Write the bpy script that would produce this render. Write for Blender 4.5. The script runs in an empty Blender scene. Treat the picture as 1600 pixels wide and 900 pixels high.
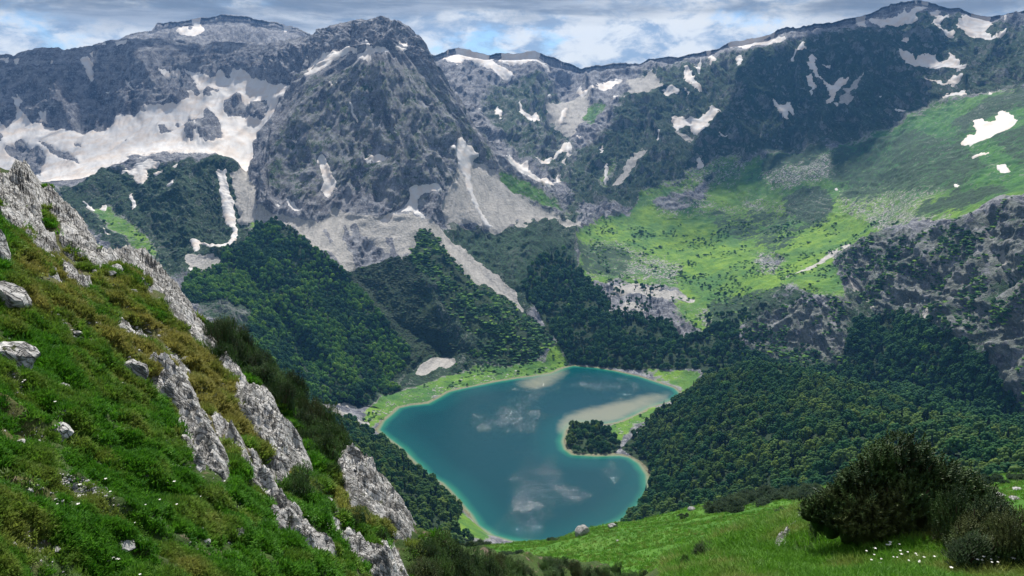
import bpy, math, random, numpy as np
from mathutils import Vector
from mathutils.bvhtree import BVHTree
R = math.radians
S = bpy.context.scene
C = S.collection
rng = np.random.default_rng(7)
random.seed(7)

# ------------------------------------------------------------------ camera, sky, sun, exposure
F = 1256.0                      # focal length in pixels of a 1600 px wide frame
PITCH = R(13.4)
CAMZ = 620.0                    # metres above the lake
cam_d = bpy.data.cameras.new('camera'); cam = bpy.data.objects.new('camera', cam_d); C.objects.link(cam)
cam_d.sensor_width = 36; cam_d.lens = 36*F/1600; cam_d.clip_start = 0.3; cam_d.clip_end = 60000
cam.location = (0, 0, CAMZ); cam.rotation_euler = (R(90)-PITCH, 0, 0)
S.camera = cam
S.view_settings.view_transform = 'Standard'; S.view_settings.look = 'None'
S.view_settings.exposure = 0.42; S.view_settings.gamma = 1
SUN_EL, SUN_AZ = 50.0, 1.0     # azimuth clockwise (to the right) of straight ahead (+Y)

def nt(tree):
    """tiny node helper"""
    class N:
        t = tree
        def add(s, typ, **kw):
            n = tree.nodes.new(typ)
            for k, v in kw.items():
                if k.startswith('_'): setattr(n, k[1:], v)
                else:
                    i = n.inputs[int(k[1:])] if (k[0] == 'i' and k[1:].isdigit()) else n.inputs[k.replace('__', ' ')]
                    if isinstance(v, bpy.types.NodeSocket): tree.links.new(v, i)
                    else: i.default_value = v
            return n
        def math(s, op, a, b=None, c=None, clamp=False):
            n = tree.nodes.new('ShaderNodeMath'); n.operation = op; n.use_clamp = clamp
            for i, v in enumerate((a, b, c)):
                if v is None: continue
                if isinstance(v, bpy.types.NodeSocket): tree.links.new(v, n.inputs[i])
                else: n.inputs[i].default_value = v
            return n.outputs[0]
        def vmath(s, op, a, b=None, scale=None):
            n = tree.nodes.new('ShaderNodeVectorMath'); n.operation = op
            for i, v in enumerate((a, b)):
                if v is None: continue
                if isinstance(v, bpy.types.NodeSocket): tree.links.new(v, n.inputs[i])
                else: n.inputs[i].default_value = v
            if scale is not None: n.inputs['Scale'].default_value = scale
            return n.outputs[0] if op not in ('LENGTH', 'DOT_PRODUCT') else n.outputs['Value']
        def noise(s, vec, scale, detail=4, rough=.55, dist=0., typ='FBM'):
            n = tree.nodes.new('ShaderNodeTexNoise'); n.noise_type = typ
            if vec is not None: tree.links.new(vec, n.inputs['Vector'])
            n.inputs['Scale'].default_value = scale; n.inputs['Detail'].default_value = detail
            n.inputs['Roughness'].default_value = rough; n.inputs['Distortion'].default_value = dist
            return n.outputs['Fac']
        def ramp(s, v, lo, hi, a=0., b=1., smooth=True):
            n = tree.nodes.new('ShaderNodeMapRange')
            if smooth: n.interpolation_type = 'SMOOTHSTEP'
            tree.links.new(v, n.inputs['Value'])
            for k, x in (('From Min', lo), ('From Max', hi), ('To Min', a), ('To Max', b)): n.inputs[k].default_value = x
            return n.outputs['Result']
        def mix(s, f, a, b, mode='MIX'):
            n = tree.nodes.new('ShaderNodeMix'); n.data_type = 'RGBA'; n.blend_type = mode; n.clamp_factor = True
            for i, v in ((0, f), (6, a), (7, b)):
                if isinstance(v, bpy.types.NodeSocket): tree.links.new(v, n.inputs[i])
                else:
                    if i and len(v) == 3: v = (*v, 1)
                    n.inputs[i].default_value = v
            return n.outputs[2]
        def attr(s, name, typ='GEOMETRY', out='Fac'):
            n = tree.nodes.new('ShaderNodeAttribute'); n.attribute_name = name; n.attribute_type = typ
            return n.outputs[out]
        def scalev(s, vec, v3):
            n = tree.nodes.new('ShaderNodeVectorMath'); n.operation = 'MULTIPLY'
            tree.links.new(vec, n.inputs[0]); n.inputs[1].default_value = v3
            return n.outputs[0]
    return N()

def make_world():
    w = bpy.data.worlds.new('World'); S.world = w; w.use_nodes = True
    t = w.node_tree; t.nodes.clear(); N = nt(t)
    sky = N.add('ShaderNodeTexSky'); sky.sky_type = 'NISHITA'; sky.sun_disc = False
    sky.sun_elevation = R(SUN_EL); sky.sun_rotation = R(SUN_AZ); sky.altitude = 1900
    sky.air_density = 1.0; sky.dust_density = 1.0; sky.ozone_density = 1.4
    d = N.add('ShaderNodeTexCoord').outputs['Generated']
    sep = N.add('ShaderNodeSeparateXYZ', Vector=d)
    z = N.math('MAXIMUM', sep.outputs['Z'], 0.0)
    zz = N.math('ADD', z, 0.09)
    px = N.math('DIVIDE', sep.outputs['X'], zz); py = N.math('DIVIDE', sep.outputs['Y'], zz)
    p = N.add('ShaderNodeCombineXYZ', X=px, Y=py, Z=0.0).outputs[0]
    # low cumulus bank (bright), seen nearly edge on
    n1 = N.noise(N.scalev(d, (5.0, 5.0, 11.0)), 1.5, 8, .62, .25)
    n1b = N.noise(N.vmath('ADD', N.scalev(d, (1.0, 1.0, 4.5)), (3.7, 1.2, 0)), 2.6, 3, .5)
    cum = N.ramp(N.math('ADD', N.math('MULTIPLY', n1, .65), N.math('MULTIPLY', n1b, .35)), .36, .455)
    # billows inside the clouds
    n2 = N.noise(N.scalev(d, (9.0, 9.0, 19.0)), 2.2, 7, .6, .3)
    puff = N.ramp(n2, .38, .58)
    # broken deck overhead, darker underneath
    n3 = N.noise(p, .42, 7, .56, .35)
    deck = N.ramp(n3, .36, .50)
    n4 = N.noise(p, 1.2, 5, .6, .2)
    skyc = N.mix(1.0, sky.outputs[0], (.55, .70, .88), 'MULTIPLY')
    horizon = N.ramp(z, .0, .10, .30, 0.)
    skyc = N.mix(horizon, skyc, (5.2, 6.4, 7.4))
    bright = N.mix(puff, (2.6, 3.3, 4.3), (7.2, 7.1, 6.7))
    dark = N.mix(N.ramp(N.noise(N.scalev(d, (4, 4, 34)), 1.6, 6, .6, .2), .42, .66), (1.5, 1.85, 2.35), (3.1, 3.45, 3.95))
    hi = N.mix(N.ramp(z, .30, .6), dark, (4.0, 4.4, 5.0))
    lowmask = N.math('MULTIPLY', cum, N.ramp(z, .11, .18, 1., 0.15))
    col = N.mix(N.math('MULTIPLY', lowmask, .9), skyc, bright)
    dk = N.math('MULTIPLY', deck, N.ramp(N.math('ADD', N.math('SUBTRACT', z, N.math('MULTIPLY', sep.outputs['X'], .035)), N.math('MULTIPLY', N.math('SUBTRACT', n1b, .5), .13)), .066, .094, .0, .95))
    col = N.mix(dk, col, hi)
    bg = N.add('ShaderNodeBackground', Color=col, Strength=0.1)
    out = N.add('ShaderNodeOutputWorld', Surface=bg.outputs[0])
make_world()
sl = bpy.data.lights.new('sun', 'SUN'); sl.energy = 5.0; sl.angle = R(.5); sl.color = (1, .955, .88)
sun = bpy.data.objects.new('sun', sl); C.objects.link(sun); sun.location = (0, 0, 3000)
sdir = Vector((math.sin(R(SUN_AZ))*math.cos(R(SUN_EL)), math.cos(R(SUN_AZ))*math.cos(R(SUN_EL)), math.sin(R(SUN_EL))))
sun.rotation_euler = sdir.to_track_quat('Z', 'Y').to_euler()

# ------------------------------------------------------------------ geometry helpers
cp, sp_ = math.cos(PITCH), math.sin(PITCH)
def ray(u, v):
    a = (np.asarray(u, float)-800)/F; b = (450-np.asarray(v, float))/F
    a, b = np.broadcast_arrays(a, b)
    return np.stack([a, cp+b*sp_, -sp_+b*cp], -1)
def pt(u, v, s):
    p = ray(u, v)*np.asarray(s, float)[..., None]; p[..., 2] += CAMZ
    return p
def project(P):
    P = np.asarray(P, float); y, z = P[..., 1], P[..., 2]-CAMZ
    dep = y*cp-z*sp_; up = y*sp_+z*cp
    return 800+F*P[..., 0]/dep, 450-F*up/dep, dep

_tab = np.random.default_rng(11).random(4096)
def vnoise(P, seed=0):
    """value noise, P (...,3) -> 0..1"""
    P = np.asarray(P, np.float64); i = np.floor(P).astype(np.int64); f = P-i
    f = f*f*f*(f*(f*6-15)+10)
    x, y, z = i[..., 0], i[..., 1], i[..., 2]
    def h(a, b, c):
        n = (a*374761393+b*668265263+c*2147483647+seed*974634777) & 0xffffffff
        n = ((n ^ (n >> 13))*1274126177) & 0xffffffff
        return _tab[(n ^ (n >> 16)) & 4095]
    r = 0
    for dx in (0, 1):
        wx = f[..., 0] if dx else 1-f[..., 0]
        for dy in (0, 1):
            wy = f[..., 1] if dy else 1-f[..., 1]
            for dz in (0, 1):
                wz = f[..., 2] if dz else 1-f[..., 2]
                r = r+h(x+dx, y+dy, z+dz)*wx*wy*wz
    return r
ROT = np.array([[.36, .48, -.8], [-.8, .6, 0], [.48, .64, .6]])
def fbm(P, o=4, seed=0, gain=.5, ridged=False):
    P = np.asarray(P, float); a, t, r = 1., 0., 0.
    for k in range(o):
        n = vnoise(P, seed+k*7)
        if ridged: n = 1-np.abs(2*n-1)
        r = r+a*n; t += a; a *= gain; P = P@ROT*2.03+11.3
    return r/t

def put(name, verts, faces, mat=None, smooth=True, parent=None, attrs=None, normals=None):
    me = bpy.data.meshes.new(name)
    verts = np.ascontiguousarray(verts, np.float32); faces = np.asarray(faces, np.int32)
    k = faces.shape[1]
    me.vertices.add(len(verts)); me.vertices.foreach_set('co', verts.ravel())
    me.loops.add(faces.size); me.loops.foreach_set('vertex_index', faces.ravel())
    me.polygons.add(len(faces)); me.polygons.foreach_set('loop_start', np.arange(0, faces.size, k, dtype=np.int32))
    if smooth: me.polygons.foreach_set('use_smooth', np.ones(len(faces), bool))
    for n, a in (attrs or {}).items():
        a = np.asarray(a, np.float32)
        if a.ndim == 1: at = me.attributes.new(n, 'FLOAT', 'POINT'); at.data.foreach_set('value', a)
        else: at = me.attributes.new(n, 'FLOAT_VECTOR', 'POINT'); at.data.foreach_set('vector', a.ravel())
    me.update(calc_edges=True)
    if not smooth: me.polygons.foreach_set('use_smooth', np.zeros(len(faces), bool))
    if normals is not None: me.normals_split_custom_set_from_vertices(np.ascontiguousarray(normals, np.float32))
    if mat:
        for m in (mat if isinstance(mat, (list, tuple)) else [mat]): me.materials.append(m)
    o = bpy.data.objects.new(name, me); C.objects.link(o)
    if parent: o.parent = parent
    return o
def tag(o, label, cat, group=None, kind=None):
    o['label'] = label; o['category'] = cat
    if group: o['group'] = group
    if kind: o['kind'] = kind
    return o
def empty(name, loc=(0, 0, 0), rz=0):
    o = bpy.data.objects.new(name, None); C.objects.link(o); o.location = loc; o.rotation_euler = (0, 0, rz)
    o.empty_display_size = .2
    return o
def gridfaces(nr, nc):
    i = np.arange(nr-1)[:, None]*nc+np.arange(nc-1)[None]
    return np.stack([i, i+1, i+nc+1, i+nc], -1).reshape(-1, 4)
def subset(V, Fc, keep, attrs=None, normals=None):
    f = Fc[keep]; idx = np.unique(f); mp = np.full(len(V), -1, np.int64); mp[idx] = np.arange(len(idx))
    return V[idx], mp[f], {k: a[idx] for k, a in (attrs or {}).items()}, None if normals is None else normals[idx]
def grid_normals(P):
    a = np.gradient(P, axis=1); b = np.gradient(P, axis=0)
    n = np.cross(a, b); n /= np.linalg.norm(n, axis=-1, keepdims=True)+1e-9
    return n
def blur_axis(A, r, axis, it=2):
    if r < 1: return A
    for _ in range(it):
        A = np.moveaxis(A, axis, 0)
        pad = np.concatenate([np.repeat(A[:1], r+1, 0), A, np.repeat(A[-1:], r, 0)], 0)
        c = np.cumsum(pad, 0); A = (c[2*r+1:]-c[:-2*r-1])/(2*r+1)
        A = np.moveaxis(A, 0, axis)
    return A
def in_poly(px, py, poly):
    ins = np.zeros(px.shape, bool); n = len(poly)
    for i in range(n):
        x0, y0 = poly[i]; x1, y1 = poly[(i+1) % n]
        if y0 == y1: continue
        c = ((y0 > py) != (y1 > py)) & (px < (x1-x0)*(py-y0)/(y1-y0)+x0)
        ins ^= c
    return ins
def seg_dist(px, py, poly, closed=True):
    d = np.full(px.shape, 1e9); n = len(poly)
    for i in range(n if closed else n-1):
        x0, y0 = poly[i]; x1, y1 = poly[(i+1) % n]
        dx, dy = x1-x0, y1-y0; L = dx*dx+dy*dy+1e-9
        t = np.clip(((px-x0)*dx+(py-y0)*dy)/L, 0, 1)
        d = np.minimum(d, (px-x0-t*dx)**2+(py-y0-t*dy)**2)
    return np.sqrt(d)
# rasters laid over the map of the terrain, used only to look up what covers each patch of ground
RO = 260; RW, RH = 1600+2*RO, 900+2*RO
def raster(): return np.zeros((RH, RW), np.float32)
def paint(A, poly, val=1., mode='set'):
    if isinstance(poly, str): poly = P(poly)
    xs = [p[0] for p in poly]; ys = [p[1] for p in poly]
    x0, x1 = max(int(min(xs))-1+RO, 0), min(int(max(xs))+2+RO, RW); y0, y1 = max(int(min(ys))-1+RO, 0), min(int(max(ys))+2+RO, RH)
    if x0 >= x1 or y0 >= y1: return
    gx, gy = np.meshgrid(np.arange(x0, x1)-RO+.5, np.arange(y0, y1)-RO+.5)
    m = in_poly(gx, gy, poly); sub = A[y0:y1, x0:x1]
    if mode == 'set': sub[m] = val
    else: sub[m] = np.maximum(sub[m], val)
def soften(A, r, it=2): return blur_axis(blur_axis(A, r, 0, it), r, 1, it)
def look(A, u, v):
    x = np.clip(u+RO-.5, 0, RW-1.01); y = np.clip(v+RO-.5, 0, RH-1.01)
    i = x.astype(int); j = y.astype(int); fx = x-i; fy = y-j
    return (A[j, i]*(1-fx)+A[j, i+1]*fx)*(1-fy)+(A[j+1, i]*(1-fx)+A[j+1, i+1]*fx)*fy
def P(s):
    a = [float(x) for x in s.replace(',', ' ').split()]
    return list(zip(a[::2], a[1::2]))
# ------------------------------------------------------------------ what covers the land (outlines)
LAKE = P("590,672 598,658 610,648 622,637 640,633 668,630 683,622 700,612 720,607 745,602 775,596 800,592 830,588 860,583 880,575 895,571 930,574 960,579 1000,588 1030,598 1055,606 1064,615 1055,624 1040,630 1015,637 990,650 965,660 945,663 925,661 905,660 892,665 884,675 880,690 884,702 895,710 930,712 968,711 985,714 1000,724 1012,742 1014,765 1005,785 990,800 975,813 950,825 905,842 880,850 840,852 800,847 770,838 745,822 735,805 720,788 705,770 690,755 670,745 655,730 640,715 625,700 605,685")
SNOW = {
'cirque': """0,190 12,205 22,188 30,170 25,160 35,155 38,160 33,170 45,190 60,197 75,196 100,198 130,202 165,203 180,195 180,188 205,183 228,182 227,175 245,172 280,168 297,160 295,150 310,155 320,150 330,152 345,148 365,140 400,130 415,128 425,135 460,130 445,145 432,160 425,180 415,192 405,205 400,230 392,260 385,282 378,278 375,262 365,255 350,250 335,243 315,245 290,243 262,240 240,245 220,250 205,250 190,262 165,272 150,280 130,285 80,296 0,285 -200,280 -200,200
|288,115 300,118 322,120 330,128 350,125 360,130 370,118 388,117 400,130 395,150 360,150 340,145 325,148 315,150 308,140 300,125""",
'cirque_wall': """127,92 140,92 145,100 146,125 140,124 135,115 128,100|138,88 147,82 145,90|78,102 85,98 84,107|60,165 65,162 64,170|62,180 75,178 74,190 66,195|20,95 32,93 32,108 22,100|0,92 15,90 12,97 0,98|180,65 200,63 197,70 185,72|160,71 172,68 163,74|247,112 258,110 268,118 268,124 255,120|268,118 285,118 283,126 272,124|152,133 167,130 165,134|192,118 200,128 210,145 205,143 196,132""",
'far_peak': """275,52 288,44 300,48 303,38 298,33 308,33 315,42 320,48 312,58 303,62 290,58|438,47 450,48 457,50 445,53""",
'central': """555,88 560,82 573,78 570,66 575,68 582,76 595,77 610,84 605,87 590,85 580,82 577,94 570,93|475,118 500,100 530,82 545,76 558,78 560,82 545,82 520,95 495,112 478,120|618,78 625,75 636,78 634,81 620,82|642,103 646,105 643,109|513,132 518,130 520,138 514,138|523,135 530,138 528,141|545,158 550,165 552,178 560,190 560,198 553,188 547,172|569,248 578,242 588,240 592,238 605,246 602,252 592,254 580,250 580,256 572,252|453,215 465,222 462,224|725,157 730,158 729,165|728,202 742,210 740,212|705,288 713,285 711,293|447,320 455,318 465,325 475,335 465,336 455,328|428,320 440,322 438,327|495,245 500,242 508,245 515,265 525,290 528,298 520,300 514,312 505,310 500,300 505,290 500,270""",
'central_tongue': """700,232 705,230 712,238 710,222 718,218 728,230 748,246 740,250 738,262 735,285 740,300 745,315 755,335 770,352 768,356 755,345 745,328 736,310 730,295 725,275 715,260 710,243""",
'central_base': """592,343 605,335 620,325 635,315 640,300 642,287 660,288 680,290 692,297 685,303 665,300 655,305 655,325 668,342 662,340 645,328 632,327 618,330 605,345 603,350""",
'gully': """340,270 353,268 355,290 365,315 367,340 372,360 368,375 362,390 350,390 330,385 312,375 308,390 303,392 297,370 305,368 325,378 345,382 355,378 360,365 365,355 355,345 348,325 342,295|297,425 307,418 308,425 300,428|205,310 210,308 212,335 207,330""",
'knoll': """190,275 205,265 215,258 230,250 250,255 245,262 228,264 232,275 225,292 215,288 210,278 200,272 192,280|258,290 265,280 272,280 270,290|240,272 256,268 254,275 242,278|268,262 280,260 275,270|160,322 168,327 165,335 155,330|158,358 175,370 172,373|130,322 145,330 152,335 140,334""",
'back_wall': """690,95 700,88 712,86 715,78 730,79 755,88 775,97 795,108 805,115 793,126 780,120 770,110 755,102 735,93 725,92 720,105 705,102|705,108 718,107 716,109|775,92 800,84 830,85 850,97 865,108 860,110 840,100 820,98 800,100 785,97|870,94 883,102 880,104|770,178 775,172 785,190 780,188|805,165 815,180 830,183 838,172 844,190 830,193 812,188|738,170 748,172 746,176|872,190 878,170 887,165 885,180 877,192|900,140 910,138 912,143 935,145 945,130 960,125 975,122 965,130 955,143 930,148 912,148 905,146|900,218 907,208 906,217|880,222 893,225 893,242 887,243 880,232 875,240 860,252 855,262 845,265 830,255 840,255 858,250 870,238|785,250 800,258 820,268 840,285 860,292 878,292 866,297 845,293 825,282 805,270 790,258|868,278 875,275 876,288 870,292|878,250 885,252 880,260|943,255 948,253 950,275 945,283|958,160 972,163 965,167|855,145 862,150 858,156|975,158 985,162 978,166|938,230 942,228 942,240 938,242""",
'middle_right': """1050,185 1060,180 1065,178 1072,185 1085,188 1100,172 1108,165 1113,160 1125,170 1118,178 1110,190 1100,205 1090,210 1078,208 1080,198 1070,196 1065,202 1058,208 1052,200|1035,143 1050,137 1062,137 1060,145 1045,148 1038,150|1068,118 1075,110 1085,122 1095,135 1092,140 1080,130 1072,130|1085,108 1095,97 1098,95 1093,115|1107,88 1115,90 1120,98 1110,105|1150,95 1162,88 1160,98 1152,105|1088,250 1094,248 1100,262 1093,265|1117,207 1135,216 1133,219|1028,220 1034,217 1032,230|1028,95 1037,96 1035,99|1070,136 1076,142 1073,148""",
'right_gullies': """1127,78 1150,70 1180,68 1200,62 1230,62 1225,68 1200,72 1180,75 1160,80 1145,78|1236,95 1245,75 1255,63 1260,72 1250,80 1240,96|1262,95 1268,83 1275,90 1273,105 1280,120 1286,131 1280,128 1270,115 1262,105|1259,120 1268,115 1275,140 1270,150 1265,158 1268,140|1285,128 1300,135 1320,127 1330,127 1312,140 1305,150 1300,165 1290,165 1298,150 1292,140|1303,165 1310,162 1310,172|1205,158 1225,162 1235,158 1240,172 1250,175 1230,172 1232,185 1222,180 1215,170|1283,101 1298,101 1290,106|1343,122 1353,114 1350,120|1395,170 1418,171 1405,175|1374,152 1380,155 1375,158|1384,144 1388,148 1386,154""",
'right_summit': """1335,35 1350,27 1352,37 1340,40|1355,30 1380,27 1400,25 1413,15 1420,20 1435,12 1450,12 1445,18 1430,22 1432,33 1410,35 1375,35 1358,35|1448,25 1465,20 1468,32 1484,30 1478,38 1468,40 1470,52 1490,53 1490,62 1480,64 1465,52 1455,42 1462,35|1493,38 1510,32 1525,30 1545,30 1550,42 1540,50 1550,60 1575,52 1582,45 1580,50 1560,62 1545,63 1530,60 1510,57 1495,50|1565,30 1578,28 1570,35|1408,65 1415,60 1422,60 1410,73|1403,90 1415,90 1430,97 1445,88 1460,90 1465,100 1480,100 1485,90 1495,95 1500,105 1515,105 1500,110 1475,113 1455,108 1435,106 1418,102|1443,123 1460,125 1475,130 1490,120 1512,125 1495,130 1475,133 1455,130|1470,155 1480,147 1500,140 1508,138 1505,150 1485,152""",
'green_side': """1503,228 1512,215 1525,210 1523,190 1530,187 1545,193 1555,192 1560,178 1567,175 1578,180 1590,188 1588,195 1578,200 1562,208 1548,218 1530,222 1515,228|1517,248 1530,240 1550,237 1535,243 1520,249|1560,262 1575,262 1578,268 1562,270|1488,290 1500,288 1498,294|1541,145 1552,143 1548,148|1305,296 1310,290 1312,298""",
}
ISLANDS = """8,235 28,222 35,215 45,228 60,225 70,245 68,255 58,258 68,280 55,282 38,272 28,262 22,245|57,215 70,222 85,230 110,240 125,255 120,257 95,245 75,235|114,220 122,222 130,234 125,232 115,226|246,202 257,197 268,203 265,212 252,212|288,190 295,186 305,190 308,215 300,228 292,220|308,195 317,190 317,178 322,174 332,182 338,190 345,195 350,210 345,218 330,228 320,228 310,220|350,165 365,160 370,152 378,155 380,165 392,168 400,165 415,156 418,168 412,180 400,188 388,188 375,182 360,185 350,178|322,148 328,142 335,150 330,158 320,158|192,220 200,219 198,226|273,190 282,190 280,198|0,210 6,215 4,222 0,225"""
SCREE = """540,335 640,328 660,345 655,380 640,400 600,392 570,372 545,372|395,325 460,345 500,350 520,330 545,335 555,350 600,360 625,380 632,413 615,400 600,392 580,370 570,362 550,355 540,350 535,370 540,385 550,400 557,425 542,427 525,402 500,392 480,378 460,365 430,345 400,350
|560,340 605,345 640,328 668,342 700,375 720,400 700,390 670,362 650,352 645,378 630,355 615,355 622,380 632,412 610,395 590,370
|660,340 680,350 720,385 760,415 800,455 822,490 815,490 790,465 755,440 742,448 722,422 700,398 680,372 660,347
|690,322 705,285 715,262 735,255 760,262 790,290 815,310 850,330 872,345 850,348 810,345 775,362 760,352 735,345 718,345 712,360 700,350 695,335
|645,583 660,568 672,560 690,560 712,568 705,575 685,582 665,587
|850,165 870,155 905,150 930,150 915,180 905,195 892,215 880,200 865,190|980,125 1020,115 1040,135 1010,150 985,155
|1340,130 1355,118 1335,145 1322,170 1305,160|960,445 990,443 1040,455 1080,465 1085,475 1060,470 1020,465 985,458 955,460|958,480 985,470 1010,475 1012,482 975,484
|1325,435 1345,450 1370,480 1378,494 1360,478 1340,460|1437,490 1450,470 1460,495 1470,508 1450,502|1400,420 1415,430 1418,438 1402,428|1560,400 1575,398 1590,425 1600,438 1580,427
|480,622 520,640 555,650 545,655 510,648|520,632 560,634 562,638 530,637|1325,377 1331,380 1312,398 1270,418 1225,435 1210,440 1240,424 1285,405 1308,392|560,655 575,650 580,660 565,665
|862,345 900,352 905,362 885,362 868,355|800,352 828,345 832,350 812,356|360,270 385,262 398,300 402,345 385,350 372,335 368,310
|1060,205 1085,215 1075,225 1055,215|950,290 1000,235 1010,240 970,290|290,395 330,400 345,415 320,425 300,428"""
GRASS1 = """890,370 930,350 985,335 1000,310 1060,305 1090,318 1130,300 1180,330 1240,330 1300,345 1380,330 1430,310 1500,300 1600,285 1800,280 1800,330 1560,312 1500,345 1430,350 1380,365 1330,380 1300,400 1330,430 1300,450 1240,438 1200,460 1120,462 1090,470 1040,450 960,440 920,445 900,420 905,400
|590,620 640,605 700,590 740,575 800,572 855,560 862,530 875,545 895,568 870,580 800,595 700,615 640,636 600,658 575,662 560,655 575,640
|945,574 1000,578 1040,582 1095,583 1093,600 1066,622 1064,606 1030,594 1000,584|940,668 1000,640 1045,626 1060,622 1040,640 1010,655 975,680 962,700 970,714 900,714 882,695 886,668
|722,795 745,822 775,840 740,848 700,840 715,800"""
GRASSM = """1100,290 1130,262 1170,250 1230,235 1300,235 1360,210 1410,185 1450,160 1500,150 1800,100 1800,300 1500,305 1300,345 1200,335 1130,300 1100,320
|1040,470 1120,462 1200,460 1240,440 1320,440 1330,470 1280,470 1230,450 1180,490 1160,525 1110,535 1060,500|1090,300 1000,320 990,300 1060,285 1110,270
|905,175 945,153 948,175 925,200 910,192|770,255 800,275 850,300 885,330 895,350 850,330 800,305 780,295|390,345 420,345 400,365 380,355|130,330 170,320 200,340 240,380 260,410 220,400 160,350|930,280 960,240 970,250 940,290|1060,275 1130,240 1180,235 1130,265 1080,290"""
SHRUB = [  # value = how much of the slope dark dwarf pine covers
(.66, "1000,110 1100,95 1200,70 1330,40 1430,20 1600,40 1800,40 1800,130 1600,130 1450,170 1380,215 1300,240 1200,250 1100,290 1000,330 880,330 900,230 950,200"),
(.74, "1200,75 1330,50 1400,60 1400,170 1360,200 1230,220 1180,180 1150,110"),
(.56, "760,130 860,110 900,170 890,300 800,260 740,170"),
(.46, "470,120 560,90 680,100 740,200 790,270 700,300 640,330 540,300 480,330 400,300 430,200"),
(.80, "80,300 180,270 240,255 340,248 388,262 400,330 380,390 300,430 250,440 200,420 120,350"),
(.75, "430,345 540,427 640,400 700,350 800,350 900,330 900,440 820,500 860,560 740,590 560,640 420,620 300,480 300,430 380,385"),
(.85, "1220,300 1290,290 1310,330 1270,355 1225,335|1480,195 1600,130 1600,170 1530,190 1500,215"),
(.60, "1160,480 1300,470 1330,430 1290,400 1380,365 1500,345 1600,310 1800,300 1800,700 1300,600 1180,573 1160,540"),
(.80, "1200,540 1320,560 1440,500 1540,560 1600,690 1450,650 1300,600"),
(.55, "1270,330 1330,300 1440,255 1450,262 1350,320|1440,215 1500,215 1520,240 1460,262 1420,262"),
]
ROCKY = """1160,545 1200,495 1240,468 1300,462 1320,480 1330,520 1310,570 1240,572|1300,410 1340,395 1400,375 1440,355 1500,350 1560,330 1600,305 1800,300 1800,420 1600,440 1560,430 1545,480 1530,520 1500,530 1460,490 1430,470 1380,490 1340,460 1310,440|1550,470 1600,440 1800,440 1800,660 1600,640 1560,590 1545,540|308,485 350,478 388,490 380,520 370,545 340,530 312,505|770,400 820,380 830,410 800,430 780,425|1010,320 1050,300 1095,322 1080,335 1030,335|660,240 700,230 720,290 690,290|1195,400 1225,392 1222,408 1190,420 1178,415"""
FOREST = [ # (poly, spacing m, kind)
("290,440 330,402 380,388 405,355 430,347 470,378 520,408 560,445 600,490 640,545 640,570 600,605 570,632 520,636 480,632 440,625 400,610 370,600 350,580 340,545 370,545 385,520 390,488 350,476 305,480 280,470", 5.4, 0),
("640,360 680,352 700,392 750,440 800,470 812,490 800,520 740,530 700,500 680,450 650,420 640,400", 5.0, 1),
("745,548 790,510 820,490 862,520 862,545 830,570 780,573 755,568", 6.5, 0),
("825,425 860,395 880,400 905,425 925,448 955,468 950,490 1050,500 1062,530 1100,520 1150,500 1160,545 1200,572 1100,595 1095,583 1000,578 950,573 895,568 870,540 850,505 815,455", 7.0, 0),
("1150,550 1240,575 1310,575 1335,500 1400,482 1440,502 1500,530 1540,560 1560,600 1600,650 1800,700 1600,690 1450,652 1300,602 1180,575", 7.0, 0),
("885,680 892,668 930,666 955,674 970,700 960,711 900,710 888,700", 6.0, 2),
("970,700 1000,672 1040,640 1066,622 1098,603 1130,585 1180,575 1230,582 1300,602 1370,622 1450,652 1520,670 1600,692 1800,740 1800,1000 960,1000 975,820 1000,795 1018,765 1016,742 1004,724 985,712", 6.8, 2),
("380,560 430,600 490,640 560,668 592,692 622,708 640,725 655,740 690,765 705,782 722,800 712,830 740,850 600,950 300,800 300,540", 7.0, 2),
("540,425 556,418 600,405 640,402 655,430 680,490 705,540 745,560 745,575 712,562 660,560 640,580 600,605 640,570 640,540 600,490", 4.5, 3),
("590,610 615,600 630,608 600,618|735,562 750,545 756,560 742,572", 6, 0),
]
SHORT = "845,375 900,400 900,420 860,400 830,425 815,455 800,440 800,400|700,345 760,365 830,360 850,385 810,440 770,420 730,395"

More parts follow.
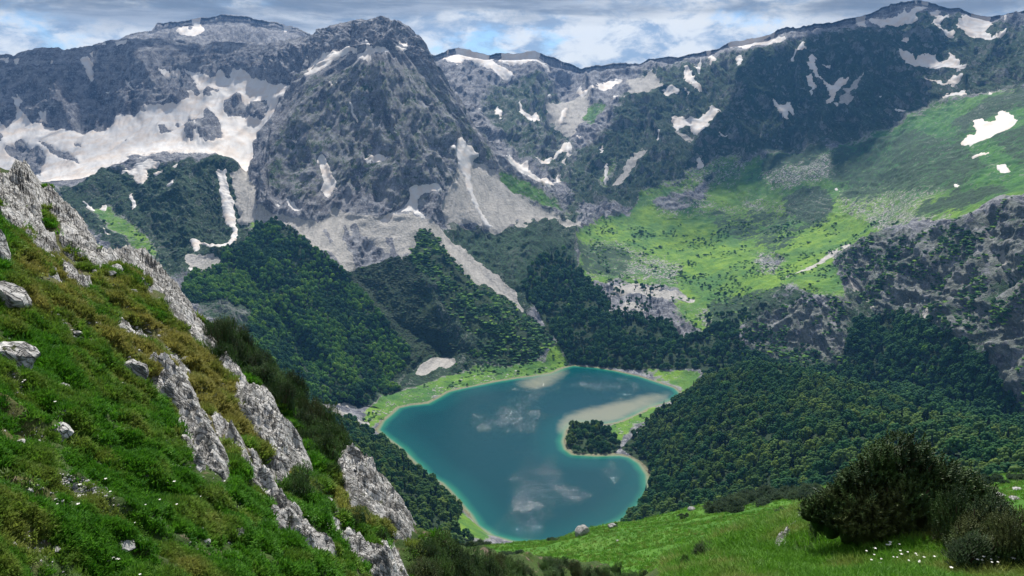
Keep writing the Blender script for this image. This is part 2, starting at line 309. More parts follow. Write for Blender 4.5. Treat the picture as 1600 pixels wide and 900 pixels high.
# ------------------------------------------------------------------ main terrain: a loft over lines that run across the view, near to far
COLS = {
-220:[(720,900),(640,1100),(560,1350),(500,1550),(460,1750),(420,1900),(380,2050),(340,2200),(315,2330),(294,2450),(297,2600),(200,3000),(95,3400),(130,3900),(110,4400)],
0:   [(720,900),(640,1100),(560,1350),(500,1550),(460,1750),(420,1900),(380,2050),(340,2200),(312,2330),(290,2450),(292,2600),(200,3000),(88,3400),(125,3900),(100,4400)],
50:  [(715,900),(635,1100),(555,1350),(495,1550),(455,1750),(415,1900),(375,2050),(335,2200),(310,2330),(292,2450),(292,2600),(197,3000),(80,3400),(125,3900),(95,4400)],
100: [(710,900),(630,1100),(550,1350),(490,1550),(450,1750),(415,1900),(375,2050),(335,2210),(308,2330),(283,2450),(283,2600),(198,3000),(75,3400),(120,3900),(88,4400)],
200: [(690,950),(610,1150),(540,1400),(485,1600),(445,1800),(412,1980),(367,2120),(320,2280),(280,2390),(254,2480),(254,2640),(190,3020),(64,3450),(95,3900),(56,4500)],
250: [(690,950),(615,1150),(545,1400),(490,1600),(450,1800),(415,1980),(370,2120),(320,2280),(280,2390),(248,2490),(248,2660),(172,3080),(68,3480),(95,3900),(36,4600)],
330: [(690,980),(620,1180),(560,1420),(510,1600),(470,1780),(425,1960),(375,2110),(325,2270),(285,2370),(247,2480),(247,2700),(150,3150),(68,3480),(95,3900),(26,4600)],
385: [(690,1000),(630,1200),(585,1440),(545,1600),(500,1760),(445,1930),(390,2090),(340,2250),(308,2340),(274,2430),(262,2750),(138,3200),(71,3440),(100,3900),(27,4600)],
400: [(690,1000),(635,1200),(590,1440),(555,1600),(515,1750),(455,1920),(398,2080),(348,2220),(300,2330),(248,2470),(254,2830),(135,3200),(73,3420),(105,3900),(30,4600)],
430: [(710,980),(650,1180),(605,1420),(575,1580),(535,1740),(470,1920),(405,2080),(347,2230),(270,2380),(185,2590),(192,2900),(128,3150),(70,3350),(105,3850),(36,4600)],
480: [(750,920),(700,1030),(660,1200),(638,1350),(622,1610),(560,1760),(470,1950),(350,2250),(230,2450),(115,2700),(132,2950),(100,3100),(58,3250),(105,3800),(53,4500)],
530: [(820,870),(750,1000),(690,1200),(655,1390),(635,1615),(580,1775),(475,1970),(345,2265),(212,2480),(82,2780),(84,2900),(65,3000),(38,3110),(110,3700),(75,4400)],
570: [(860,850),(790,1000),(705,1230),(670,1430),(640,1635),(588,1805),(480,2000),(347,2290),(212,2500),(71,2800),(72,2890),(52,2980),(31,3080),(120,3600),(80,4300)],
600: [(880,850),(800,1020),(725,1220),(690,0),(655,0),(592,1815),(482,2010),(347,2310),(212,2520),(70,2810),(72,2900),(55,2980),(36,3060),(130,3600),(85,4300)],
640: [(900,850),(820,1040),(760,1200),(718,0),(632,0),(585,1830),(480,2030),(332,2350),(215,2550),(80,2810),(84,2900),(68,2970),(50,3030),(145,3550),(88,4250)],
668: [(900,850),(835,1010),(785,1170),(745,0),(628,0),(580,1850),(480,2040),(325,2380),(220,2570),(92,2800),(100,2880),(92,2940),(80,2990),(155,3500),(88,4200)],
700: [(920,830),(850,1000),(810,1130),(770,0),(612,0),(577,1865),(480,2060),(342,2400),(240,2580),(132,2780),(160,2950),(190,3100),(150,3500),(112,3900),(78,4200)],
760: [(950,800),(880,970),(850,1070),(832,0),(600,0),(574,1880),(490,2060),(370,2380),(300,2550),(226,2720),(250,2900),(240,3150),(172,3700),(122,4000),(89,4250)],
800: [(960,800),(890,960),(865,1060),(845,0),(592,0),(570,1890),(500,2040),(400,2300),(330,2520),(260,2700),(282,2900),(262,3200),(180,3750),(130,4050),(83,4300)],
850: [(960,800),(895,950),(868,1060),(852,0),(585,0),(568,1895),(500,2060),(410,2320),(345,2560),(290,2750),(300,3000),(265,3300),(190,3800),(132,4150),(87,4400)],
900: [(960,800),(895,950),(866,1060),(846,0),(572,0),(555,1930),(480,2120),(420,2340),(350,2800),(315,3060),(290,3250),(240,3550),(190,3850),(148,4200),(109,4600)],
950: [(960,780),(880,940),(850,1070),(825,0),(577,0),(555,1935),(490,2100),(430,2380),(365,2800),(325,3030),(285,3250),(240,3500),(190,3800),(140,4100),(102,4500)],
1000:[(960,720),(860,920),(820,1080),(798,0),(588,0),(560,1910),(500,2060),(440,2360),(370,2780),(325,3000),(280,3200),(225,3500),(170,3750),(130,4050),(100,4350)],
1040:[(960,680),(850,900),(780,1120),(690,1390),(600,0),(570,1890),(505,2050),(440,2350),(375,2740),(325,2980),(280,3170),(220,3450),(165,3700),(125,3950),(92,4250)],
1066:[(960,660),(840,920),(740,1170),(640,1560),(610,0),(578,1850),(510,2040),(440,2340),(375,2730),(325,2960),(280,3150),(215,3400),(160,3660),(120,3900),(89,4200)],
1100:[(960,620),(830,900),(720,1150),(600,1560),(603,1750),(572,1850),(505,2040),(440,2320),(375,2700),(325,2940),(280,3120),(210,3380),(155,3620),(115,3850),(85,4150)],
1180:[(950,600),(810,870),(690,1110),(572,1500),(590,1760),(565,1850),(490,1980),(430,2220),(370,2570),(320,2850),(265,3070),(195,3320),(140,3520),(95,3750),(62,3980)],
1240:[(940,580),(800,800),(680,1050),(583,1430),(592,1700),(568,1780),(468,1900),(420,2150),(360,2500),(305,2750),(250,2980),(180,3220),(125,3430),(80,3660),(47,3880)],
1300:[(930,560),(800,730),(680,970),(602,1350),(600,1640),(560,1700),(462,1830),(415,2050),(365,2330),(300,2650),(235,2950),(165,3160),(110,3380),(70,3600),(34,3800)],
1380:[(920,540),(790,680),(690,880),(627,1250),(610,1540),(550,1600),(475,1700),(400,1860),(345,2120),(285,2500),(215,2850),(150,3100),(100,3300),(55,3520),(12,3740)],
1430:[(920,520),(780,650),(690,850),(644,1180),(620,1450),(560,1510),(480,1600),(360,1760),(310,2000),(260,2330),(200,2700),(145,3020),(95,3250),(45,3480),(4,3700)],
1480:[(920,500),(780,620),(700,800),(660,1090),(635,1380),(560,1440),(470,1540),(345,1680),(295,1920),(245,2230),(190,2600),(140,2950),(90,3200),(50,3400),(18,3620)],
1540:[(920,480),(770,590),(710,740),(676,1010),(650,1290),(560,1350),(460,1440),(325,1570),(275,1820),(225,2120),(175,2450),(130,2800),(90,3080),(55,3320),(28,3540)],
1600:[(920,460),(760,560),(720,690),(692,940),(665,1200),(560,1260),(440,1350),(308,1480),(260,1730),(205,2030),(160,2350),(125,2680),(90,2980),(50,3250),(14,3500)],
1820:[(920,400),(760,500),(740,620),(730,800),(690,1050),(560,1120),(420,1220),(290,1350),(240,1600),(190,1900),(150,2250),(110,2550),(70,2900),(35,3200),(5,3450)],
}
def plane_s(v): return CAMZ/(-ray(0., v)[..., 2])
us = np.arange(-220, 1821, 1.7); NC = len(us)
keys = sorted(COLS); K = len(COLS[0])
def smoothu(a, r=6): return blur_axis(a, r, 0, 2)
LV = np.array([np.interp(us, keys, [COLS[k][i][0] for k in keys]) for i in range(K)])
LS = np.zeros((K, NC))
for i in range(K):
    ss = [COLS[k][i][1] if COLS[k][i][1] > 0 else float(plane_s(COLS[k][i][0])) for k in keys]
    LS[i] = np.interp(us, keys, ss)
    if i not in (3, 4): LS[i] = smoothu(LS[i], 8)
    if i not in (3, 4, 9, 12, 14): LV[i] = smoothu(LV[i], 6)
    else: LV[i] = smoothu(LV[i], 1)
# skyline and crest outlines
def setline(i, txt, lo=None, hi=None):
    p = P(txt); x = [a[0] for a in p]; y = [a[1] for a in p]
    m = (us >= x[0]) & (us <= x[-1]); LV[i][m] = np.interp(us[m], x, y)
setline(14, "230,47 250,38 275,33 300,29 330,28 350,26 375,26 400,30 425,33 445,39 465,46 485,56 520,75 600,85 660,90 685,86 700,79 716,75 735,79 760,86 775,82 800,81 825,81 850,86 865,91 880,99 895,104 910,109 930,104 960,101 1000,101 1012,95 1030,92 1060,91 1100,85 1130,74 1160,66 1200,58 1230,45 1260,43 1300,36 1330,30 1360,20 1390,9 1420,4 1440,4 1465,11 1500,19 1540,26 1560,26 1600,15")
setline(12, "0,91 10,86 22,90 35,81 48,77 60,76 80,75 100,79 118,78 135,73 155,72 175,66 200,62 230,62 260,66 300,68 340,69 380,71 400,73 425,70 450,64 480,58 500,50 520,43 540,37 560,32 580,33 600,38 625,41 640,48 655,58 665,68 672,80 680,98 700,150")
setline(9, "80,284 130,282 160,272 185,262 205,252 230,247 262,245 300,247 335,246 352,254 370,262 385,278 392,276 397,258 405,238 418,205 432,182 450,152 470,124 495,102 520,88 545,76 570,71 600,70 630,78 655,86 680,104 692,122 705,142 722,172 742,202 762,228 785,248 815,270 845,287 880,308 900,315")
drop = np.array([[LV[14]+260], [LS[14]+900]])
LV = np.vstack([LV, drop[0]]); LS = np.vstack([LS, drop[1]]); K += 1
rows_v, rows_s, rows_k = [], [], []
vis = (us >= 0) & (us <= 1600)
LP = pt(us[None, :], LV, LS)              # (K, NC, 3)
rows = []; strip = []
for k in range(K-1):
    dv = np.abs(LV[k]-LV[k+1])[vis]
    n = int(max(5, np.percentile(dv, 88)/1.75))
    if k == 0: n = 14
    if k == K-2: n = 8
    # equal steps on screen between two 3-D points
    for j in range(n):
        t = j/n; sA, sB = LS[k], LS[k+1]
        w = t*sA/((1-t)*sB+t*sA)           # perspective-correct parameter
        rows.append(LP[k]*(1-w)[:, None]+LP[k+1]*w[:, None]); strip.append(k+t)
rows.append(LP[-1]); strip.append(K-1)
G = np.array(rows); strip = np.array(strip); NR = len(G)
# round the creases between the lines, keep the crests
Gb = blur_axis(blur_axis(G, 5, 0, 2), 3, 1, 2)
dcrest = np.min(np.abs(strip[:, None]-np.array([9, 12, 14, 3.])[None]), 1)
wk = np.clip(dcrest/.25, 0, 1)[:, None, None]
U0, V0, D0 = project(G)
G = G*(1-wk)+Gb*wk
U, V, D = project(G)
STRIP = np.repeat(strip[:, None], NC, 1)

# rasters
rs = {k: raster() for k in ('snow', 'scree', 'grass', 'shrub', 'rock', 'forest', 'short')}
for v_, ps in SHRUB:
    for p in ps.split('|'): paint(rs['shrub'], p, v_)
for p in GRASSM.split('|'): paint(rs['grass'], p, .74)
for p in GRASS1.split('|'): paint(rs['grass'], p, .95); 
rs['grass'] = soften(rs['grass'], 5)
rs['stony'] = raster()
for v_, p in ((.55, "885,375 960,375 1020,395 1075,410 1065,450 960,440 915,440"), (.6, "1200,240 1330,235 1340,275 1240,300 1180,290"), (.45, "1100,320 1180,300 1290,330 1220,370 1120,350"), (.65, "1170,395 1230,390 1225,430 1180,430"), (.5, "1300,300 1420,250 1500,300 1400,350 1310,345"), (.55, "1080,480 1200,470 1180,520 1090,520"), (.6, "1330,340 1500,330 1500,350 1380,370"), (.5, "1010,300 1120,300 1100,345 1020,345"), (.42, "560,640 640,612 760,580 870,565 880,580 640,645 580,670"), (.36, "940,570 1095,580 1095,600 940,590"), (.36, "940,665 1060,620 970,700"), (.45, "1060,240 1180,240 1160,290 1060,300")): paint(rs['stony'], p, v_)
rs['stony'] = soften(rs['stony'], 9)
rs['bush'] = raster()
for v_, p in ((.9, "1222,305 1260,292 1292,292 1308,330 1290,350 1262,352 1232,335"), (.75, "1480,195 1530,160 1600,130 1800,110 1800,165 1600,170 1540,190 1510,215"), (.7, "1420,215 1500,210 1525,238 1470,262 1425,255"), (.62, "1300,305 1380,270 1450,262 1420,290 1340,325"), (.72, "1440,315 1560,285 1590,296 1540,318 1480,335 1420,345"), (.60, "1300,235 1420,195 1500,220 1560,265 1500,300 1380,300 1290,290"), (.55, "1100,330 1200,320 1290,350 1210,400 1120,370"), (.6, "890,375 960,380 1000,400 960,440 905,430"), (.65, "1100,470 1200,450 1300,455 1200,500 1120,530"), (.7, "1180,250 1300,225 1290,250 1200,275"), (.6, "1540,215 1600,190 1800,180 1800,290 1600,270")): paint(rs['bush'], p, v_)
rs['bush'] = soften(rs['bush'], 6)
rs['lush'] = raster()
for v_, p in ((1, "1300,210 1400,190 1470,165 1800,110 1800,300 1500,305 1340,300 1250,290 1290,250"), (.6, "1100,250 1300,235 1300,330 1100,300"), (1., "770,255 800,275 850,300 885,330 895,350 850,330 800,305 780,295"), (1, "120,320 260,410 160,360"), (1, "905,175 945,153 948,175 925,200 910,192"), (.5, "590,610 760,575 860,550 860,580 600,660")): paint(rs['lush'], p, v_)
rs['lush'] = soften(rs['lush'], 12)
for p in ROCKY.split('|'): paint(rs['rock'], p, .9)
rs['rock'] = soften(rs['rock'], 4)
for k_, p in enumerate(SCREE.split('|')): paint(rs['scree'], p, .6 if k_ == 0 else 1, 'max')
for p in ('548,352 556,350 575,385 590,400 575,398 560,380', '600,365 612,368 622,392 628,410 612,396', '648,366 656,372 672,396 668,402 654,385', '640,385 650,390 655,410 645,408', '505,362 512,360 520,385 516,388'): paint(rs['scree'], p, .1)
snow_id = raster(); names = list(SNOW)
for i, n in enumerate(names):
    for p in SNOW[n].split('|'): paint(rs['snow'], p); paint(snow_id, p, i+1)
for p in ISLANDS.split('|'): paint(rs['snow'], p, 0)
rs['scree'] = soften(rs['scree'], 2)
for poly, sp, kd in FOREST:
    for p in poly.split('|'): paint(rs['forest'], p, 1)
for p in SHORT.split('|'): paint(rs['short'], p, 1)
FK = [raster() for _ in FOREST]
for A, (poly, sp, kd) in zip(FK, FOREST):
    for p in poly.split('|'): paint(A, p, 1)
rs['shrub'] = soften(rs['shrub'], 8)
snow_sharp = soften(rs['snow'], 1, 1)
snow_wide = soften(rs['snow'], 4)

Q = G/60.
wu = (fbm(Q*1.7, 3, 5)-.5)*14; wv = (fbm(Q*1.7, 3, 9)-.5)*10
attrs = {}
for k, a in rs.items():
    k_ = {'snow': .22, 'scree': 1.3, 'grass': 1.3, 'forest': .5}.get(k, 1.)
    attrs[k] = look(a, U+wu*k_, V+wv*k_)
front = STRIP < 3.02
wf = (fbm(G/26., 3, 15, .6)-.5)*9; wg_ = (fbm(G/26., 3, 16, .6)-.5)*7
attrs['snow'] = look(snow_sharp, U+wu*.3+wf, V+wv*.3+wg_)
swide = look(snow_wide, U, V)

# lake: signed distance to the shore on the map
lw = pt(np.array([p[0] for p in LAKE]), np.array([p[1] for p in LAKE]), plane_s(np.array([p[1] for p in LAKE])))[:, :2]
lw = [tuple(p) for p in lw]
near_lake = (STRIP > 2.0) & (STRIP < 5.2) & (G[..., 0] > -420) & (G[..., 0] < 620)
sd = np.full(G.shape[:2], 999.)
x, y = G[near_lake][:, 0], G[near_lake][:, 1]
wob = (fbm(np.stack([x/22, y/22, x*0], -1), 3, 3)-.5)*9
d_ = seg_dist(x, y, lw); sd[near_lake] = np.where(in_poly(x, y, lw), -d_, d_)+wob*(np.abs(d_) > 1)

# relief
rug = 1.0-.80*attrs['grass']-.35*attrs['forest']-.78*attrs['scree']
rug = np.clip(rug+.6*attrs['rock'], .12, 1.15)*(1-.80*swide)
rug *= np.clip((STRIP-2.8)/.7, .62, 1)
rug *= 1-.12*np.clip((STRIP-5)/1., 0, 1)*np.clip(np.minimum((U-385)/40, (880-U)/50), 0, 1)*(STRIP < 9.6)
rug *= np.clip(sd/90., 0, 1)
rug *= 1-.72*np.exp(-((STRIP-14)/.35)**2)-.70*np.exp(-((STRIP-12)/.30)**2)*(U < 700)-.3*np.exp(-((STRIP-9)/.35)**2)*(U < 890)
rug = blur_axis(blur_axis(rug, 2, 0), 2, 1)
Nn = grid_normals(G); Nn = blur_axis(blur_axis(Nn, 4, 0), 4, 1)
Nn /= np.linalg.norm(Nn, axis=-1, keepdims=True)+1e-9
steep = 1-np.clip(Nn[..., 2], 0, 1)
Z3 = G*np.array([1, 1, .45])
warp = (np.stack([fbm(G/240., 2, 17+k) for k in (0, 1, 2)], -1)-.5)*120
ax, ay = G[..., 0]+476., G[..., 1]-2930.             # gullies fan out from the top of the rock pyramid
th = np.arctan2(ax, -ay); rad_ = np.hypot(ax, ay)
cone = np.clip(np.minimum((U-385)/40, (880-U)/50), 0, 1)*np.clip((STRIP-4.2)/.5, 0, 1)*np.clip((9.5-STRIP)/.3, 0, 1)
fallA = np.stack([th*430., rad_*.24, G[..., 2]*.15], -1); fallB = G*np.array([1., .22, .22])+np.stack([G[..., 2]*.0, G[..., 0]*0, G[..., 0]*0], -1)
cone = cone*.42; FALL = fallA*cone[..., None]+fallB*(1-cone[..., None])+warp*np.array([.95, .4, .4])
Z3 = G*.35+FALL*.65
big = fbm(Z3/270., 3, 21, ridged=True)-.62
med = fbm((FALL*.8+G*.2)/95., 4, 31, .55, ridged=True)-.62
pil = fbm(FALL/48., 3, 35, .55, ridged=True)-.62
wallw = np.clip((STRIP-10.2)/.6, 0, 1)*(U < 700)+.55*np.clip((STRIP-6.5)/.6, 0, 1)*(STRIP < 9.4)*(U > 400)*(U < 860)+.5*np.clip((STRIP-10)/.6, 0, 1)*(U >= 700)+.8*attrs['rock']*(U > 1250)
fin = fbm((G*.45+FALL*.55)/28., 4, 41, .6, ridged=True)-.62
# big spurs and gullies: lines on the slopes that stand out (+) or cut in (-)
SPURS = [("590,75 600,150 625,230 615,320", 75, 46), ("480,120 470,200 500,280 490,345", 60, 40), ("548,150 560,230 530,330", -65, 26), ("640,90 700,180 735,250", -55, 26),
 ("590,160 620,230 600,300", -35, 16), ("430,190 410,260 420,320", 38, 16), ("600,490 560,440 500,400", 60, 26), ("640,545 600,490", 28, 24), ("560,430 640,520 700,560", -80, 30), ("665,345 740,415 820,490", -22, 16), ("690,440 740,500 800,520", 26, 30),
 ("440,470 500,540 560,610", 60, 26), ("400,400 450,450 520,500", 40, 16), ("380,430 430,490 480,560", -45, 14), ("690,400 740,450 790,500", 40, 14), ("400,560 350,470", -22, 22), ("195,290 250,380 300,430", -22, 22), ("250,255 300,330 350,390", 26, 28), ("140,75 150,130 170,200", -45, 16), ("60,80 90,150 110,200", 45, 20),
 ("200,65 240,130 280,165", 45, 20), ("190,110 205,150 215,185", -55, 9), ("330,75 340,110 350,130", -25, 16), ("430,75 440,110", 25, 14), ("1000,100 960,170 930,240 880,300", 60, 22), ("1030,95 1100,160 1040,220 960,300", 50, 26), ("890,120 890,200 870,290", -70, 22),
 ("1200,60 1180,120 1120,200 1070,260", 55, 28), ("1290,60 1290,150 1230,210", -55, 24), ("1370,30 1370,110 1330,170", 60, 26), ("1480,60 1470,110 1440,160", -60, 26), ("1560,60 1520,120 1450,165 1380,220", 60, 20), ("1100,130 1085,200 1060,230", -45, 18),
 ("820,100 830,160 850,220", 40, 16), ("780,100 800,180 840,250", -30, 14), ("1330,440 1370,490 1390,520", -30, 12), ("1420,370 1470,440 1500,520", 34, 22), ("1540,330 1560,400 1590,440", -42, 16), ("1600,440 1560,520 1560,590", 30, 24),
 ("1220,470 1250,520 1240,570", 26, 26), ("340,480 350,520", 18, 18), ("1370,625 1400,700 1380,780", 16, 40), ("1230,582 1250,680 1200,760", 14, 40), ("1300,600 1320,700 1290,780", -16, 34), ("1480,660 1500,720", -14, 30)]
push = np.zeros(G.shape[:2])
for txt, amp, wd in SPURS:
    pp = P(txt); x0, x1 = min(a[0] for a in pp)-wd*3, max(a[0] for a in pp)+wd*3; y0, y1 = min(a[1] for a in pp)-wd*3, max(a[1] for a in pp)+wd*3
    lo = 4.2 if y0 < 620 else 0
    m = (U > x0) & (U < x1) & (V > y0) & (V < y1) & (STRIP > lo)
    dd = seg_dist(U[m]+wu[m]*.7, V[m]+wv[m]*.7, pp, False)
    push[m] += amp*np.exp(-dd/wd)
push *= np.clip(sd/60, 0, 1)
rd = ray(U, V); rd /= np.linalg.norm(rd, axis=-1, keepdims=True)
G = G-rd*(push*(1-.75*swide))[..., None]
amp_far = np.clip((D-900)/2200, .15, 1)
disp = (big*115*np.clip(amp_far, 0, 1)+med*66*amp_far+fin*26+pil*44*np.clip(wallw, 0, 1))*rug
G = G+Nn*disp[..., None]
# shore
z = G[..., 2]; m = sd < 900
zs = np.where(sd < 0, np.maximum(-.35+sd*.06, -9), np.maximum(z*np.clip(sd/40, 0, 1), .25+.035*np.clip(sd, 0, 60)))
flat34 = m & (STRIP >= 2.9)
G[..., 2] = np.where(flat34, zs, G[..., 2])
G[..., 2] = np.where((STRIP < 2.9) & m, np.where(sd < 0, zs, np.maximum(G[..., 2], .4)), G[..., 2])
attrs['fall'] = FALL
attrs['shore'] = np.clip(1-np.abs(sd-1.0)/(2.2+6*fbm(G/16., 3, 19)), 0, 1)
attrs['farness'] = np.clip((STRIP-12.1), 0, 1)
# ------------------------------------------------------------------ materials
def new_mat(name):
    m = bpy.data.materials.new(name); m.use_nodes = True; t = m.node_tree; t.nodes.clear()
    N = nt(t); b = N.add('ShaderNodeBsdfPrincipled'); o = N.add('ShaderNodeOutputMaterial', Surface=b.outputs[0])
    b.inputs['Specular IOR Level'].default_value = .25
    return m, N, b
def setin(N, b, name, v):
    if isinstance(v, bpy.types.NodeSocket): N.t.links.new(v, b.inputs[name])
    else: b.inputs[name].default_value = v if not isinstance(v, tuple) or len(v) == 4 else (*v, 1)

def land_material():
    m, N, b = new_mat('mountain_land')
    pos = N.add('ShaderNodeNewGeometry').outputs['Position']
    nz = N.add('ShaderNodeSeparateXYZ', Vector=N.add('ShaderNodeNewGeometry').outputs['Normal']).outputs['Z']
    fall = N.attr('fall', out='Vector'); n_big = N.noise(pos, .006, 4); n_mid = N.noise(pos, .03, 5, .6); n_fin = N.noise(pos, .16, 5, .65)
    n_pat = N.noise(N.vmath('ADD', N.vmath('SCALE', pos, scale=.4), N.vmath('SCALE', fall, scale=.6)), .028, 6, .68, .4)
    streak = N.noise(fall, .085, 5, .62, .2)
    strata = N.noise(N.scalev(pos, (.25, .25, 2.2)), .03, 4, .6, .6)
    # limestone
    rock = N.mix(N.ramp(n_mid, .35, .65), (.095, .100, .124), (.29, .29, .305))
    rock = N.mix(N.ramp(streak, .45, .58, 0, .6), rock, (.070, .076, .094))
    rock = N.mix(N.ramp(strata, .5, .7, 0, .5), rock, (.34, .34, .34))
    rock = N.mix(N.ramp(n_fin, .52, .66, 0, .75), rock, (.44, .435, .43))
    rock = N.mix(N.ramp(n_big, .5, .75, 0, .18), rock, (.20, .165, .14))
    # scree
    scree = N.mix(N.ramp(n_fin, .3, .7), (.36, .34, .31), (.50, .47, .43))
    scree = N.mix(N.ramp(streak, .45, .65, 0, .5), scree, (.24, .235, .22))
    # grass
    g = N.mix(N.ramp(n_mid, .3, .7), (.065, .165, .012), (.165, .280, .020))
    g = N.mix(N.ramp(n_big, .45, .65, 0, .7), g, (.030, .115, .030))
    g = N.mix(N.ramp(n_fin, .55, .75, 0, .45), g, (.20, .21, .075))
    g = N.mix(N.attr('lush'), g, N.mix(N.ramp(n_mid, .35, .65), (.018, .085, .018), (.050, .160, .020)))
    # dwarf pine
    sh = N.mix(N.ramp(n_fin, .35, .65), (.010, .024, .013), (.028, .070, .026))
    sh = N.mix(N.ramp(n_mid, .5, .7, 0, .5), sh, (.030, .080, .022))
    a = {k: N.attr(k) for k in ('scree', 'grass', 'shrub', 'rock', 'forest', 'shore', 'short', 'stony', 'lush', 'bush')}
    def thr(base, nz_, amp, w=.06, c=.5):
        return N.ramp(N.math('ADD', base, N.math('MULTIPLY', N.math('SUBTRACT', nz_, .5), amp)), c-w, c+w)
    steepf = N.ramp(nz, .45, .75)                   # plants avoid the steepest faces
    shv = N.math('MULTIPLY', a['shrub'], N.math('SUBTRACT', 1.0, N.math('MULTIPLY', a['rock'], .35)))
    shv = N.math('SUBTRACT', shv, N.math('MULTIPLY', N.math('SUBTRACT', 1.0, steepf), .20))
    nsh = N.math('ADD', N.math('MULTIPLY', n_pat, .65), N.math('MULTIPLY', n_fin, .35))
    m_sh = thr(shv, nsh, 1.7, .05)
    gv = N.math('SUBTRACT', a['grass'], N.math('MULTIPLY', a['rock'], .6))
    ng = N.math('ADD', N.math('MULTIPLY', N.noise(pos, .013, 6, .66, .5), .6), N.math('MULTIPLY', n_fin, .4))
    m_g = thr(gv, ng, 1.5, .08)
    # thin grass between the rocks where shrub grows
    m_thin = N.math('MULTIPLY', thr(a['shrub'], N.noise(pos, .05, 5, .7), 1.6, .1), .45)
    col = N.mix(m_thin, rock, (.065, .095, .035))
    col = N.mix(m_sh, col, sh)
    lite = N.mix(.5, rock, (.36, .34, .31))
    gg = N.mix(thr(N.math('MULTIPLY', a['grass'], 1.0), N.noise(pos, .085, 5, .7), -1.1, .08, .60), N.mix(.35, lite, (.05, .10, .03)), g)
    gg = N.mix(thr(a['stony'], N.math('ADD', N.math('MULTIPLY', N.noise(pos, .11, 4, .7), .7), N.math('MULTIPLY', n_mid, .3)), 2.2, .06), gg, N.mix(N.ramp(n_fin, .45, .55), (.045, .075, .035), lite))
    col = N.mix(m_g, col, gg)
    # bushes dotted over the grass
    dots = N.noise(N.vmath('ADD', pos, (77, 13, 5)), .075, 4, .7)
    m_d = N.math('MULTIPLY', N.ramp(dots, .58, .63), N.ramp(N.noise(pos, .004, 3), .42, .58))
    col = N.mix(N.math('MULTIPLY', m_d, N.ramp(a['grass'], .2, .6)), col, sh)
    nb = N.math('ADD', N.math('MULTIPLY', N.noise(pos, .03, 5, .65, .5), .6), N.math('MULTIPLY', n_fin, .4))
    col = N.mix(thr(a['bush'], nb, 2.2, .06), col, sh)
    m_sc = thr(a['scree'], N.math('ADD', N.math('MULTIPLY', streak, .5), N.math('MULTIPLY', nsh, .5)), 1.3, .06)
    fleck = N.math('MULTIPLY', N.ramp(N.math('ADD', N.math('MULTIPLY', n_fin, .5), N.math('MULTIPLY', streak, .5)), .55, .60), N.math('MULTIPLY', m_sh, N.math('SUBTRACT', 1.0, a['forest'])))
    col = N.mix(N.math('MULTIPLY', fleck, .42), col, (.24, .235, .235))
    col = N.mix(m_sc, col, scree)
    m_f = thr(a['forest'], n_fin, .5, .1)
    col = N.mix(N.math('MULTIPLY', m_f, N.math('SUBTRACT', 1.0, N.math('MULTIPLY', m_sc, .8))), col, N.mix(n_mid, (.012, .026, .010), (.03, .065, .018)))
    col = N.mix(N.math('MULTIPLY', thr(a['short'], n_mid, .6, .1), .75), col, N.mix(N.ramp(n_fin, .35, .65), (.012, .028, .016), (.030, .085, .030)))
    col = N.mix(N.ramp(a['shore'], .15, .5), col, N.mix(n_fin, (.13, .13, .07), (.27, .25, .16)))
    setin(N, b, 'Base Color', col); setin(N, b, 'Roughness', .92)
    hb = N.math('ADD', N.math('MULTIPLY', n_fin, 1.0), N.math('MULTIPLY', N.noise(pos, .5, 3, .6), .35))
    hb2 = N.math('MULTIPLY', N.math('SUBTRACT', 1.0, N.math('MULTIPLY', m_g, .6)), hb)
    bp = N.add('ShaderNodeBump', Strength=.9, Distance=7.0, Height=hb2)
    N.t.links.new(bp.outputs[0], b.inputs['Normal'])
    return m
LAND = land_material()
def snow_material():
    m, N, b = new_mat('old_snow'); pos = N.add('ShaderNodeNewGeometry').outputs['Position']
    n = N.noise(pos, .02, 5, .6); f = N.noise(N.scalev(pos, (1, 1, .3)), .15, 4, .6)
    c = N.mix(N.ramp(n, .4, .65), (.60, .575, .55), (.57, .49, .42))
    c = N.mix(N.ramp(f, .45, .75, 0, .5), c, (.54, .50, .46))
    setin(N, b, 'Base Color', c); setin(N, b, 'Roughness', .7)
    bp = N.add('ShaderNodeBump', Strength=.5, Distance=2.0, Height=f); N.t.links.new(bp.outputs[0], b.inputs['Normal'])
    return m
SNOWM = snow_material()
